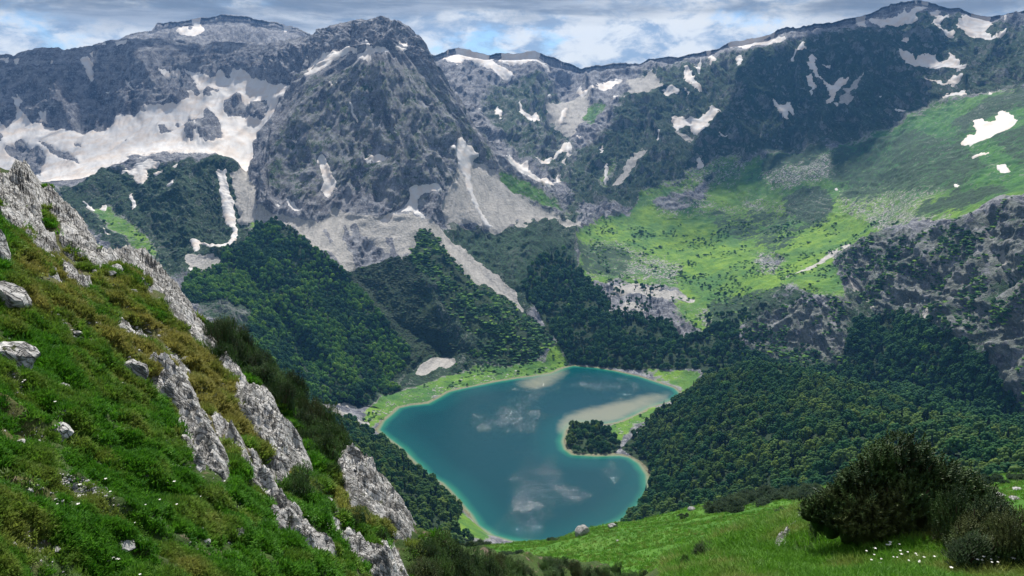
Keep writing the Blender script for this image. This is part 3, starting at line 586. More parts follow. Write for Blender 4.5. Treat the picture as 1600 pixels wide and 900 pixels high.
def water_material():
    m, N, b = new_mat('lake_water'); pos = N.add('ShaderNodeNewGeometry').outputs['Position']
    dep = N.attr('depth'); sand = N.attr('sand')
    w = N.noise(pos, .02, 4, .6)
    d2 = N.math('ADD', dep, N.math('MULTIPLY', N.math('SUBTRACT', w, .5), 9.))
    c = N.mix(N.ramp(d2, 2, 20), (.022, .17, .105), (.002, .062, .066))
    c = N.mix(N.ramp(d2, 14, 75), c, (.001, .042, .050))
    c = N.mix(N.ramp(dep, 0, 7, .75, 0), c, (.25, .24, .14))
    sn = N.math('ADD', sand, N.math('MULTIPLY', N.math('SUBTRACT', N.noise(pos, .03, 5, .6, .6), .5), .5))
    c = N.mix(N.ramp(sn, .2, .85, 0, .68), c, (.30, .29, .20))
    setin(N, b, 'Base Color', c)
    calm = N.noise(pos, .0075, 4, .6, .8)
    ruf = N.attr('ruffle'); ru = N.math('MULTIPLY', ruf, N.ramp(N.noise(N.scalev(pos, (1.3, .6, 1)), .035, 6, .7, .6), .25, .75, .1, 1.2)); ru = N.math('MULTIPLY', ru, N.ramp(N.noise(pos, .16, 3, .7), .35, .62, .35, 1.2))
    setin(N, b, 'Roughness', N.math('ADD', N.math('MULTIPLY', ru, .13), .05)); b.inputs['IOR'].default_value = 1.333; b.inputs['Specular IOR Level'].default_value = .5
    h = N.math('ADD', N.noise(N.scalev(pos, (1, 1.6, 1)), .9, 3, .6), N.math('MULTIPLY', N.noise(pos, .12, 2), .8))
    bp = N.add('ShaderNodeBump', Strength=1.0, Distance=.55, Height=N.math('MULTIPLY', h, N.math('ADD', .25, N.math('MULTIPLY', ru, 1.1))))
    N.t.links.new(bp.outputs[0], b.inputs['Normal'])
    return m
WATERM = water_material()

# ------------------------------------------------------------------ cut the terrain into the landforms one can name
Fq = gridfaces(NR, NC); VV = G.reshape(-1, 3)
GN = grid_normals(G)
GNf = GN.reshape(-1, 3)
AT = {k: (v.reshape(-1, 3) if v.ndim == 3 else np.clip(v, -2, 2).reshape(-1)) for k, v in attrs.items()}
fs = (strip[:-1, None]+np.zeros(NC-1)[None]).reshape(-1); fu = np.repeat(((us[:-1]+us[1:])/2)[None], NR-1, 0).reshape(-1)
reg = np.zeros(len(Fq), int)
def R_(c, i): reg[c & (reg == 0)] = i
R_((fs < 3) & (fu < 860), 1); R_((fs < 3.02), 2)
R_((fs < 4.6), 3)
R_((fs < 9) & (fu < 392), 4); R_((fs < 9) & (fu < 862), 5)
R_((fs >= 12.15) & (fu < 520), 7); R_((fs >= 9) & (fu < 690), 6)
R_((fs >= 4.6) & (fs < 8.4) & (fu > 1290) & (reg == 0) & (fs < 7.1), 9)
R_((fs < 9.4) & (fu >= 862), 8)
R_((fu < 1010), 10); R_((fu >= 1010), 11)
LANDFORMS = {1: ('forest_slope', 'steep forested slope falling to the left shore of the lake', 'slope'),
 2: ('forest_hill', 'long wooded hill on the right side of the lake', 'hill'),
 3: ('shore_ground', 'flat grassy ground ringing the heart shaped lake with a pale pebble rim', 'ground'),
 4: ('knoll', 'dark shrubby knoll below the big snowfield with snow filled gullies', 'hill'),
 5: ('mountain', 'grey rock pyramid in the middle with scree fans and green forest at its foot', 'mountain'),
 6: ('mountain', 'long grey cliff wall above the big snowfield, rising to the rounded middle summit', 'mountain'),
 7: ('mountain', 'farthest grey summit showing behind the cliff wall', 'mountain'),
 8: ('valley', 'bright green grassy valley terrace above the lake dotted with rocks', 'valley'),
 9: ('cliff', 'shadowed grey cliff band above the dark woods beyond the wooded hill', 'cliff'),
 10: ('mountain', 'streaky saddle wall behind the rock pyramid with narrow snow gullies', 'mountain'),
 11: ('mountain', 'broad dark blue mountain with the highest summit and snow patches', 'mountain')}
for i, (nm, lab, cat) in LANDFORMS.items():
    v_, f_, a_, n_ = subset(VV, Fq, reg == i, AT, GNf)
    if len(f_): tag(put(nm, v_, f_, LAND, attrs=a_, normals=n_), lab, cat, kind='structure')

# snow lies on the ground as sheets of its own: where the cover thins out the sheet dips into the ground
sn = attrs['snow']; edge = (fbm(G/9., 4, 77, .6)-.5)*.9
hgt = (sn-.47+edge*np.clip(1-np.abs(sn-.5)*1.5, 0, 1)*.9)
lift = np.clip(hgt, -.6, .35)*5.0
PS = G+GN*lift[..., None]
idr = look(snow_id, U, V)
sid = np.zeros(G.shape[:2], int)
# nearest id by dilation of the id raster
dil = snow_id.copy()
for _ in range(6):
    for ax, sh in ((0, 1), (0, -1), (1, 1), (1, -1)):
        r_ = np.roll(dil, sh, ax); dil = np.where(dil == 0, r_, dil)
xi = np.clip(np.round(U+wu*.25+RO-.5).astype(int), 0, RW-1); yi = np.clip(np.round(V+wv*.25+RO-.5).astype(int), 0, RH-1)
sid = dil[yi, xi].astype(int)
SNLAB = {'cirque': 'huge cream coloured snowfield with grey rock islands under the long cliff wall', 'cirque_wall': 'small snow patches clinging to gullies of the long cliff wall', 'far_peak': 'snow patches on the farthest summit behind the cliff wall',
 'central': 'scattered snow strips high on the rock pyramid', 'central_tongue': 'narrow snow tongue running down the right flank of the rock pyramid', 'central_base': 'branching white snow patch where the rock pyramid meets its scree',
 'gully': 'snow filled gully curling round the dark shrubby knoll', 'knoll': 'broken snow patches between rocks on top of the shrubby knoll', 'back_wall': 'snow bands and streaks on the saddle wall behind the rock pyramid',
 'middle_right': 'forked snow patch and flecks on the blue slope right of the saddle', 'right_gullies': 'thin branching snow gullies down the middle of the broad dark mountain', 'right_summit': 'wide snow patches curving below the highest summit',
 'green_side': 'bright ragged snow patch on the green slope at the far right'}
fid = sid.reshape(-1)[Fq]; hv = hgt.reshape(-1)[Fq].max(1); fidm = fid.max(1)
lim = {'cirque': (9.3, 12.5), 'cirque_wall': (10.5, 13.98), 'far_peak': (12.2, 13.98), 'central': (6, 12.2), 'central_tongue': (5, 9.6), 'central_base': (5, 9.4), 'gully': (4, 9.4), 'knoll': (4, 9.8)}
for i, n in enumerate(names):
    lo, hi = lim.get(n, (4.6, 13.98))
    keep = (fidm == i+1) & (hv > -.12) & (fs > lo) & (fs < hi)
    if keep.sum() < 3: continue
    v_, f_, a_, n_ = subset(PS.reshape(-1, 3), Fq, keep)
    tag(put('snow', v_, f_, SNOWM), SNLAB[n], 'snow', kind='stuff')

# ------------------------------------------------------------------ lake
gu, gv = np.meshgrid(np.arange(560, 1090, 3.), np.arange(560, 870, 2.))
LG = pt(gu, gv, plane_s(gv)); lx, ly = LG[..., 0], LG[..., 1]
dl = seg_dist(lx, ly, lw); ins = in_poly(lx, ly, lw); sdl = np.where(ins, dl, -dl)
sandr = raster()
for p in ["880,690 870,665 880,652 905,642 950,632 1000,620 1045,614 1060,616 1040,628 1000,642 960,660 925,660 892,664", "790,600 850,585 895,573 890,583 860,600 840,608 800,604"]: paint(sandr, p, 1)
sandr = soften(sandr, 9)
ruf_ = raster()
for vv_, p in ((.17, '800,690 850,685 880,705 890,735 870,770 850,800 845,838 815,835 800,800 795,740'), (.5, '735,650 790,625 850,632 865,655 810,678 755,682'), (.55, '938,750 950,728 966,730 960,757 946,764'), (.6, '852,752 874,748 903,778 905,792 884,788'), (.45, '790,600 870,590 900,600 870,620 800,625'), (.6, '900,588 980,592 1040,602 1050,612 960,612 900,618'), (.4, '805,770 825,760 840,790 830,805 812,800')): paint(ruf_, p, vv_)
ruf_ = soften(ruf_, 12)
la = {'ruffle': look(ruf_, gu+(fbm(LG/30., 3, 71)-.5)*50, gv+(fbm(LG/30., 3, 72)-.5)*36).reshape(-1), 'depth': np.clip(sdl, 0, 400).reshape(-1), 'sand': look(sandr, gu, gv).reshape(-1)}
lf = gridfaces(*gu.shape); kp = (sdl.reshape(-1)[lf].max(1) > -16)
LG[..., 2] = 0.0
v_, f_, a_, _ = subset(LG.reshape(-1, 3), lf, kp, la)
tag(put('lake', v_, f_, WATERM, attrs=a_), 'heart shaped teal mountain lake with pale sandy shallows', 'lake', kind='structure')
# ground below and around everything, reaching the horizon
def base_ground():
    th = np.linspace(0, 2*np.pi, 73); rr = np.array([600., 2500., 5000, 7800])
    V_ = np.array([[0, 0, -60.]]+[[r*math.sin(t), r*math.cos(t), -60.] for r in rr for t in th[:-1]]); f = []
    n = 72
    for k in range(len(rr)-1):
        for j in range(n): f.append([1+k*n+j, 1+(k+1)*n+j, 1+(k+1)*n+(j+1) % n, 1+k*n+(j+1) % n])
    for j in range(0, n, 2): f.append([0, 1+j, 1+(j+1) % n, 1+(j+2) % n])
    z = np.zeros(len(V_))
    o = put('ground', V_, f, LAND, attrs={k: (V_ if k == 'fall' else z+(.7 if k == 'forest' else 0)) for k in AT})
    tag(o, 'wooded lowland far beyond and below the mountains', 'ground', kind='structure')
base_ground()
# ------------------------------------------------------------------ forests
def mesh_from(V_, F_, name, mats=None, midx=None, smooth=False):
    me = bpy.data.meshes.new(name); me.from_pydata([tuple(map(float, v)) for v in V_], [], [tuple(map(int, f)) for f in F_])
    for m in mats or []: me.materials.append(m)
    if midx is not None: me.polygons.foreach_set('material_index', np.asarray(midx, np.int32))
    if smooth: me.polygons.foreach_set('use_smooth', np.ones(len(me.polygons), bool))
    me.update(); return me
def ico(sub=1):
    import bmesh
    bm = bmesh.new(); bmesh.ops.create_icosphere(bm, subdivisions=sub, radius=1.0)
    V_ = np.array([v.co[:] for v in bm.verts]); F_ = np.array([[v.index for v in f.verts] for f in bm.faces]); bm.free()
    return V_, F_
ICO = {k: ico(k) for k in (1, 2, 3, 4, 5)}
def leaf_mat(name, c0, c1, c2, rough=.75, back=.45):
    m, N, b = new_mat(name); oi = N.add('ShaderNodeObjectInfo').outputs['Random']
    pos = N.add('ShaderNodeNewGeometry').outputs['Position']
    f = N.noise(pos, .9, 2)
    c = N.mix(N.ramp(oi, .0, 1., smooth=False), c0, c1)
    c = N.mix(N.ramp(N.noise(pos, .012, 3), .42, .62, 0, .8), c, c2)
    c = N.mix(N.ramp(f, .35, .7, 0, .45), c, N.mix(.5, c, c1))
    c = N.mix(N.ramp(N.math('FRACT', N.math('MULTIPLY', oi, 17.31)), .72, 1., 0, .7), c, tuple(min(1, x*y) for x, y in zip(c1, (1.5, 1.25, 1.0))))
    setin(N, b, 'Base Color', c); setin(N, b, 'Roughness', rough); b.inputs['Specular IOR Level'].default_value = .2
    tr = N.add('ShaderNodeBsdfTranslucent', Color=c); mx = N.add('ShaderNodeMixShader', Fac=back)
    N.t.links.new(b.outputs[0], mx.inputs[1]); N.t.links.new(tr.outputs[0], mx.inputs[2])
    out = [n for n in N.t.nodes if n.type == 'OUTPUT_MATERIAL'][0]; N.t.links.new(mx.outputs[0], out.inputs['Surface'])
    return m
M_LEAF0 = leaf_mat('beech_leaves_fresh', (.070, .205, .024), (.19, .37, .044), (.078, .23, .036))
M_LEAF1 = leaf_mat('beech_leaves_deep', (.022, .090, .024), (.055, .165, .040), (.024, .100, .034))
M_LEAF2 = leaf_mat('beech_leaves_olive', (.050, .120, .024), (.140, .235, .048), (.052, .135, .032))
M_NEED = leaf_mat('spruce_needles', (.007, .024, .012), (.014, .040, .016), (.009, .030, .015), back=.1)
M_PINE = leaf_mat('dwarf_pine_far_needles', (.010, .028, .012), (.026, .058, .018), (.020, .050, .018), back=.1)
def bark(name, c):
    m, N, b = new_mat(name); pos = N.add('ShaderNodeTexCoord').outputs['Object']
    setin(N, b, 'Base Color', N.mix(N.noise(N.scalev(pos, (6, 6, 1)), 6, 4), tuple(x*.5 for x in c), c)); setin(N, b, 'Roughness', .9); return m
M_BARK = bark('beech_bark', (.16, .14, .12)); M_BARK2 = bark('pine_bark', (.13, .085, .06))
def crown_broad(seed, mat):
    r = np.random.default_rng(seed); V_, F_ = [], []; n0 = 0
    iv, jf = ICO[1]
    nb = 24
    for k in range(nb):
        # clumps spread over an uneven egg
        t = (k+.5)/nb; z = 1-2*t*.78; a = k*2.39996+r.normal()*.35; rr = math.sqrt(max(0, 1-z*z))
        wob = r.uniform(.68, 1.08)
        c = np.array([rr*math.cos(a)*.38*wob, rr*math.sin(a)*.38*wob, .58+z*.38*r.uniform(.85, 1.05)])
        s = r.uniform(.12, .20); d = iv*(1+.35*(r.random((len(iv), 1))-.5)*1.3)
        V_.append(c+d*s*np.array([1, 1, .75])); F_.append(jf+n0); n0 += len(iv)
    m = 260                                   # loose leaf sprays breaking the outline
    dirs = r.normal(size=(m, 3)); dirs /= np.linalg.norm(dirs, axis=1)[:, None]; dirs[:, 2] = np.abs(dirs[:, 2])*1.0-.25
    c = np.array([0, 0, .58])+dirs*np.array([.5, .5, .44])*r.uniform(.82, 1.08, (m, 1))
    q = r.normal(size=(m, 3, 3))*.030
    V_.append((c[:, None]+q).reshape(-1, 3)); F_.append(np.arange(m*3).reshape(-1, 3)+n0)
    me = mesh_from(np.vstack(V_), np.vstack(F_), 'crown', [mat]); me.polygons.foreach_set('use_smooth', np.arange(len(me.polygons)) < nb*len(jf)); return me
def crown_conifer(seed, mat, w=.19):
    r = np.random.default_rng(seed); V_, F_ = [], []
    tiers = 13
    for k in range(tiers):
        t = k/(tiers-1); z = .10+.86*t; rad = w*(1-t)**.85+.012; n = 9; top = z+.24*(1-.6*t)
        i0 = len(V_); V_.append((0, 0, top)); ph = r.random()*6
        for j in range(2*n):
            a = ph+math.pi*j/n; q = rad*(r.uniform(.85, 1.2) if j % 2 == 0 else .5); V_.append((q*math.cos(a), q*math.sin(a), z-(.05 if j % 2 == 0 else 0)+r.normal()*.008))
        for j in range(2*n): F_.append((i0, i0+1+j, i0+1+(j+1) % (2*n)))
    return mesh_from(V_, F_, 'crown', [mat])
def crown_low(seed, mat):
    r = np.random.default_rng(seed); V_, F_ = [], []; n0 = 0; iv, jf = ICO[1]
    for k in range(9):
        a = r.uniform(0, 6.3); q = r.uniform(0, .42); s = r.uniform(.2, .34)
        V_.append(np.array([q*math.cos(a), q*math.sin(a), .22*r.uniform(.7, 1.4)])+iv*(1+.5*(r.random((len(iv), 1))-.5))*s*np.array([1, 1, .8])); F_.append(jf+n0); n0 += len(iv)
    m = 120; c = r.normal(size=(m, 3))*np.array([.3, .3, .1])+np.array([0, 0, .38]); q = r.normal(size=(m, 3, 3))*.035
    V_.append((c[:, None]+q).reshape(-1, 3)); F_.append(np.arange(m*3).reshape(-1, 3)+n0)
    return mesh_from(np.vstack(V_), np.vstack(F_), 'crown', [mat])
def trunk_mesh(mat, hh, r0):
    V_, F_ = [], []; n = 6
    ring = [(0, r0*1.5), (.06*hh, r0), (.5*hh, r0*.7), (hh, r0*.25)]
    for z, q in ring:
        for j in range(n): V_.append((q*math.cos(j*math.pi/3)+.02*math.sin(z*7), q*math.sin(j*math.pi/3), z))
    for k in range(len(ring)-1):
        for j in range(n): F_.append((k*n+j, k*n+(j+1) % n, (k+1)*n+(j+1) % n, (k+1)*n+j))
    for a, z in ((.4, .45), (2.5, .52), (4.4, .58)):   # limbs
        i0 = len(V_); e = (math.cos(a)*.22, math.sin(a)*.22, z+.2)
        for j in range(3): V_.append((r0*.5*math.cos(j*2.1), r0*.5*math.sin(j*2.1), z*hh/.8))
        V_.append(e); 
        for j in range(3): F_.append((i0+j, i0+(j+1) % 3, i0+3))
    return mesh_from(V_, F_, 'trunk', [mat])
T_BROAD, T_CON = trunk_mesh(M_BARK, .8, .022), trunk_mesh(M_BARK2, .9, .016)
CR = {'b0': [crown_broad(s, M_LEAF0) for s in (1, 2, 3)], 'b1': [crown_broad(s, M_LEAF1) for s in (4, 5, 6)], 'b2': [crown_broad(s, M_LEAF2) for s in (7, 8, 9)],
      'c': [crown_conifer(s, M_NEED, w) for s, w in ((1, .17), (2, .21))], 'p': [crown_low(s, M_PINE) for s in (3, 4)], 'p0': [crown_low(s, M_LEAF0) for s in (5, 6)], 'p1': [crown_low(s, M_LEAF1) for s in (5, 8)]}
# what each forest is made of: (crown kind, share, height m, width factor)
MIXES = {0: [('b0', .60, 9.0, .80), ('b1', .36, 9, .80), ('c', .04, 13, .8)],
         1: [('p0', .30, 5, 1.6), ('p1', .45, 5.0, 1.6), ('b1', .25, 6.5, 1.1)],
         2: [('b2', .66, 12, .70), ('c', .11, 18, .70), ('b1', .26, 12, .70)],
         3: [('p', .9, 3.0, 1.9), ('p1', .1, 3.4, 1.7)],
         4: [('b1', .74, 12.5, .75), ('b0', .06, 11, .7), ('c', .12, 19, .8)]}
KINDOF = [0, 1, 1, 4, 4, 2, 2, 2, 3, 0]
FNAMES = ['broadleaf wood covering the steep slope left of the lake', 'low bushy wood between the scree fans above the lake', 'deep green copse on the spur at the upper left end of the lake',
 'dark forest belt between the lake and the bright green terrace', 'dark forest below the shadowed cliffs on the right', 'copse on the little peninsula in the lake', 'dense mixed forest over the long hill right of the lake',
 'mixed forest dropping to the left shore of the lake', 'dark dwarf pine thicket filling the gully between the green slopes', 'loose bushes on the left lake shore']
tops_ok = []
def tri_area(P0, P1, P2): return .5*np.linalg.norm(np.cross(P1-P0, P2-P0), axis=-1)
q00, q01, q10 = G[:-1, :-1], G[:-1, 1:], G[1:, :-1]
AREA = 2*tri_area(q00, q01, q10)
fU, fV = (U[:-1, :-1]+U[1:, 1:])/2, (V[:-1, :-1]+V[1:, 1:])/2
fS = STRIP[:-1, :-1]; fsd = sd[:-1, :-1]; fsc = attrs['scree'][:-1, :-1]; frk = attrs['rock'][:-1, :-1]
wU, wV = wu[:-1, :-1], wv[:-1, :-1]
slots = []                                   # every tree: x, y, z, kind index, forest, height, width, dist
lims = {0: (2.6, 7.6), 1: (3.9, 7.6), 2: (3.9, 7.6), 3: (3.9, 7.6), 4: (3.1, 7.2), 5: (2.9, 4.2), 6: (0, 4.02), 7: (0, 4.6), 8: (3.9, 7.6), 9: (3, 5.2)}
def scatter(i, w, mixk, size=1., thin=1.):
    A = (AREA*w).ravel(); sp = FOREST[i][1] if i < len(FOREST) else 6.; tot = A.sum()*thin/(sp*sp); n = int(min(tot, 20000))
    if n < 1: return
    idx = rng.choice(A.size, n, p=A/A.sum()); r, c = np.unravel_index(idx, AREA.shape)
    a, b_ = rng.random((2, n, 1))
    Pp = (G[r, c]*(1-a)+G[r, c+1]*a)*(1-b_)+(G[r+1, c]*(1-a)+G[r+1, c+1]*a)*b_
    mx = MIXES[mixk]; sel = rng.choice(len(mx), n, p=np.array([m[1] for m in mx])/sum(m[1] for m in mx))
    clump = fbm(Pp/45., 2, 60+i)
    for k in range(n):
        kd, _, h, wf = mx[sel[k]]; s = size*(rng.uniform(.5, 1.0)+rng.random()**4*.8)
        q_ = clump[k]+rng.normal()*.07
        if kd != 'c' and mixk in (0, 2): kd, h, wf = (mx[0][0], mx[0][2], mx[0][3]) if q_ > .47 else (('b1', mx[0][2], mx[0][3]))  # leaf colour picked by noise: sunlit patches painted into the woods
        if kd == 'c' and clump[k] < .45 and mixk != 3: kd, h = mx[0][0], mx[0][2]
        slots.append((Pp[k, 0], Pp[k, 1], Pp[k, 2]-.3, kd, i, h*s, h*s*wf*rng.uniform(.85, 1.2)))
for i in range(len(FOREST)):
    m = look(soften(FK[i], 2), fU+wU*.5, fV+wV*.5)
    lo, hi = lims[i]
    w = np.clip((m-.35)*4, 0, 1)*(fS >= lo)*(fS < hi)*(fsd > 5)*(1-np.clip(fsc*1.6, 0, 1))*(1-.85*np.clip(frk*1.4, 0, 1))
    gaps = np.clip((fbm(q00/30., 3, 90)-.30)*7, .25, 1)
    if i in (1, 3): gaps = np.clip((fbm(q00/40., 3, 95)-.36)*7, .1, 1)
    scatter(i, w*gaps, KINDOF[i])
# lone trees and bushes over the grass near the lake and on the terrace
FNAMES.append('scattered bushes over the green terrace and the lake shore')
wg = np.clip(look(rs['grass'], fU, fV)*1.2, 0, 1)*(fS > 3)*(fS < 8.6)*(fsd > 8)*np.clip((fbm(q00/55., 3, 97)-.5)*8, 0, 1)*(fV > 345)
scatter(10, wg, 1, .8, thin=.30)
FNAMES.append('trees standing about the grassy slope above the dark forest belt')
E_ = raster(); paint(E_, "1060,500 1100,530 1160,545 1200,540 1180,490 1130,490 1090,505", 1); paint(E_, "1110,540 1160,500 1150,560 1100,570"); paint(E_, "960,440 1040,450 1000,500 950,490 930,450", .35)
scatter(11, look(E_, fU, fV)*(fS > 3.9)*(fS < 7.4)*np.clip((fbm(q00/30., 2, 98)-.4)*6, 0, 1), 4, .8, thin=.45)
FNAMES.append('shrubs and stunted trees clinging to the shadowed cliffs')
CL_ = raster()
for p in ROCKY.split('|')[:3]: paint(CL_, p, 1)
scatter(12, look(CL_, fU, fV)*(fS > 3.9)*(fS < 8.4)*np.clip((fbm(q00/38., 3, 99)-.48)*8, 0, 1), 1, .9, thin=.8)
print('trees', len(slots))

# the 300 that show largest stand as trees of their own; the rest are woods
SA = np.array([(s[0], s[1], s[2]) for s in slots]); SH = np.array([s[5] for s in slots])
tu, tv, td = project(SA+np.stack([SH*0, SH*0, SH*.7], -1))
# ------------------------------------------------------------------ near meadow on the right, across the gully
SIL = "560,880 640,868 700,858 760,852 800,849 850,845 880,838 900,829 925,822 950,818 1000,812 1050,800 1100,787 1150,778 1200,768 1270,760 1400,760 1500,752 1560,744 1600,741 1750,730 1950,720"
mu = np.arange(520, 1960, 3.)
sx = [a[0] for a in P(SIL)]; sy = [a[1] for a in P(SIL)]
silv = np.interp(mu, sx, sy)
def rowln(v, s): return pt(mu, v, s)
one = np.ones_like(mu)
L = [rowln(1150*one, 55*one), rowln(1000*one, 82*one), rowln(930-(mu-1000)*.02, np.interp(mu, [520, 1000, 1600, 1950], [112, 108, 78, 70])),
     rowln(np.interp(mu, [520, 760, 1000, 1200, 1600, 1950], [905, 880, 860, 822, 800, 795]), np.interp(mu, [520, 760, 1000, 1200, 1600, 1950], [160, 165, 150, 150, 115, 110])),
     rowln(silv, np.interp(mu, [520, 760, 950, 1270, 1600, 1950], [215, 225, 235, 255, 200, 180])), rowln(silv+50, np.interp(mu, [520, 950, 1600, 1950], [300, 330, 300, 270])), rowln(silv+330, one*420)]
rows = []; mt = []
for k, n in enumerate((6, 12, 30, 50, 22, 8)):
    for j in range(n):
        t = j/n; rows.append(L[k]*(1-t)+L[k+1]*t); mt.append(k+t)
rows.append(L[-1]); mt.append(6); MG = np.array(rows); mt = np.array(mt)
Mb = blur_axis(blur_axis(MG, 4, 0, 2), 3, 1, 1); w_ = np.clip(np.abs(mt-4)/.3, 0, 1)[:, None, None]; MG = MG*(1-w_)+Mb*w_
bump = (fbm(MG/np.array([26., 26, 40]), 4, 51)-.5)*4.5+(fbm(MG/6., 3, 52)-.5)*.9
MG[..., 2] += bump*(1-.6*np.exp(-((mt-4)/.25)**2))[:, None]
def meadow_material():
    m, N, b = new_mat('meadow_turf'); pos = N.add('ShaderNodeNewGeometry').outputs['Position']
    a = N.noise(pos, .06, 5, .6); f = N.noise(pos, .9, 5, .65); bg_ = N.noise(pos, .02, 3)
    c = N.mix(N.ramp(a, .35, .65), (.045, .140, .010), (.075, .185, .016))
    c = N.mix(N.ramp(bg_, .5, .68, 0, .3), c, (.13, .20, .035))
    c = N.mix(N.ramp(f, .52, .72, 0, .4), c, (.052, .145, .013))
    rk = N.noise(pos, .22, 5, .6); c = N.mix(N.math('MULTIPLY', N.ramp(rk, .67, .71), N.ramp(a, .5, .56)), c, (.34, .32, .27))
    setin(N, b, 'Base Color', c); setin(N, b, 'Roughness', .9)
    bp = N.add('ShaderNodeBump', Strength=.9, Distance=.6, Height=N.math('ADD', f, N.math('MULTIPLY', N.noise(pos, 4, 3), .4))); N.t.links.new(bp.outputs[0], b.inputs['Normal'])
    return m
mf = gridfaces(*MG.shape[:2])
mead = tag(put('meadow', MG.reshape(-1, 3), mf, meadow_material()), 'sunlit green meadow sloping down to the lake in front of the wooded hill', 'meadow', kind='structure')
BVM = BVHTree.FromPolygons([tuple(p) for p in MG.reshape(-1, 3)], [tuple(f) for f in mf])

# ------------------------------------------------------------------ the two near slopes as height fields
def planeA(x, y): return CAMZ-6.7-.875*x-.43*y
def planeB(x, y): return CAMZ-2.12+.02*x-.452*y
def hit(a, b, c, u, v):
    d = ray(u, v); s = a/(d[..., 2]-b*d[..., 0]-c*d[..., 1]); return d*s[..., None]
EDGE_A = P("-400,60 -250,170 -100,235 0,268 35,278 62,290 80,300 98,330 118,352 130,375 150,396 170,404 195,410 235,412 258,432 275,455 290,482 303,512 330,528 352,540 386,563 420,592 450,618 478,646 505,684 520,712 545,730 580,748 620,792 648,834 690,852 740,862 800,870 860,876 930,882 990,892 1040,930 1080,1100 1100,1300")
EDGE_B = P("1040,1100 1062,930 1078,897 1110,882 1150,866 1195,850 1222,828 1255,803 1280,790 1330,785 1400,790 1500,806 1560,820 1600,835 1750,880 1950,930")
def edge_xy(E, pl):
    h = hit(*pl, np.array([p[0] for p in E]), np.array([p[1] for p in E])); return [tuple(p) for p in h[:, :2]]
PA, PB = (-6.7, -.875, -.43), (-2.12, .02, -.452)
EA, EB = edge_xy(EDGE_A, PA), edge_xy(EDGE_B, PB)
cA = hit(*PA, np.array(0.), np.array(880.))[:2]; cB = hit(*PB, np.array(1500.), np.array(890.))[:2]
def outside(x, y, E, inner, closeby):
    """signed distance to the edge line, positive beyond it"""
    d = seg_dist(x, y, E, False); poly = E+closeby
    return np.where(in_poly(x, y, poly), -d, d)
CLA = [(60, -60), (-120, -60), (-120, 40)]; CLB = [(120, 4), (120, -60), (-10, -60)]
def hA(x, y, drop=True):
    x, y = np.asarray(x, float), np.asarray(y, float); q = np.stack([x, y, x*0], -1)
    z = planeA(x, y)+(fbm(q/5., 3, 61)-.5)*1.1+(fbm(q/1.5, 3, 62)-.5)*.5
    z = z+(fbm(q/.9, 3, 64, ridged=True)-.6)*.62+(fbm(q/.28, 2, 63)-.5)*.16
    if drop:
        d = outside(x, y, EA, cA, CLA); dd = np.maximum(d, 0); z = z-.95*dd-.030*np.minimum(dd, 18)**2
        z = z-np.exp(-(d/1.6)**2)*.0
    return z
def hB(x, y, drop=True):
    x, y = np.asarray(x, float), np.asarray(y, float); q = np.stack([x, y, x*0], -1)
    z = planeB(x, y)+(fbm(q/4., 3, 71)-.5)*.8+(fbm(q/1.2, 3, 72)-.5)*.28
    if drop:
        d = outside(x, y, EB, cB, CLB); dd = np.maximum(d, 0); z = z-.35*dd-.035*np.minimum(dd, 20)**2
    return z
def polar_field(h, u0, u1, nu, r0, r1, nr):
    a = np.linspace(math.atan((u0-800)/F), math.atan((u1-800)/F), nu); r = np.geomspace(r0, r1, nr)
    rr, aa = np.meshgrid(r, a, indexing='ij'); x, y = rr*np.sin(aa), rr*np.cos(aa)
    return np.stack([x, y, h(x, y)], -1)
AG = polar_field(hA, -700, 1050, 460, 3.0, 75, 420)
BG = polar_field(hB, 980, 2500, 260, 3.0, 60, 260)
def turf_material(name, kind):
    m, N, b = new_mat(name); pos = N.add('ShaderNodeNewGeometry').outputs['Position']
    a = N.noise(pos, .5, 4, .6); f = N.noise(pos, 3.0, 5, .65); ff = N.noise(pos, 14., 4, .7)
    dry = N.attr('dry')
    c = N.mix(N.ramp(a, .35, .65), (.024, .050, .010), (.045, .085, .014))
    c = N.mix(N.ramp(f, .5, .7, 0, .6), c, (.085, .075, .030))
    c = N.mix(N.math('MULTIPLY', dry, N.ramp(a, .3, .6, .4, 1.)), c, (.125, .105, .040))
    soil = N.ramp(N.math('ADD', N.math('MULTIPLY', f, .6), N.math('MULTIPLY', N.noise(pos, .9, 3), .4)), .56, .62)
    c = N.mix(N.math('MULTIPLY', soil, .85 if kind else .35), c, N.mix(ff, (.085, .055, .038), (.24, .19, .15)))
    setin(N, b, 'Base Color', c); setin(N, b, 'Roughness', .95)
    bp = N.add('ShaderNodeBump', Strength=1., Distance=.12, Height=N.math('ADD', f, N.math('MULTIPLY', ff, .4))); N.t.links.new(bp.outputs[0], b.inputs['Normal'])
    return m
TURFA, TURFB = turf_material('stony_turf', 1), turf_material('lush_turf', 0)
DRY = raster()
for v_, p in ((.55, "0,300 200,400 320,540 420,640 480,760 400,760 330,700 200,560 60,500 0,520"), (1., "235,500 300,540 370,600 400,660 360,640 320,620 250,560"), (.9, "280,620 360,610 380,680 330,700 290,690"), (.6, "160,430 220,430 240,480 190,520 150,480"),
              (.8, "520,760 560,800 560,830 510,800"), (.55, "0,560 60,640 100,760 60,900 0,900"), (.5, "180,860 330,900 200,900"), (.35, "1100,880 1240,880 1280,900 1100,900")): paint(DRY, p, v_)
DRY = soften(DRY, 14)
def with_dry(GR):
    u_, v_, _ = project(GR); n = (fbm(GR/1.2, 3, 81)-.5)*60; return np.clip(look(DRY, u_+n, v_+n*.6), 0, 1)
dA = with_dry(AG); dB = with_dry(BG)
fa = gridfaces(*AG.shape[:2]); fb = gridfaces(*BG.shape[:2])
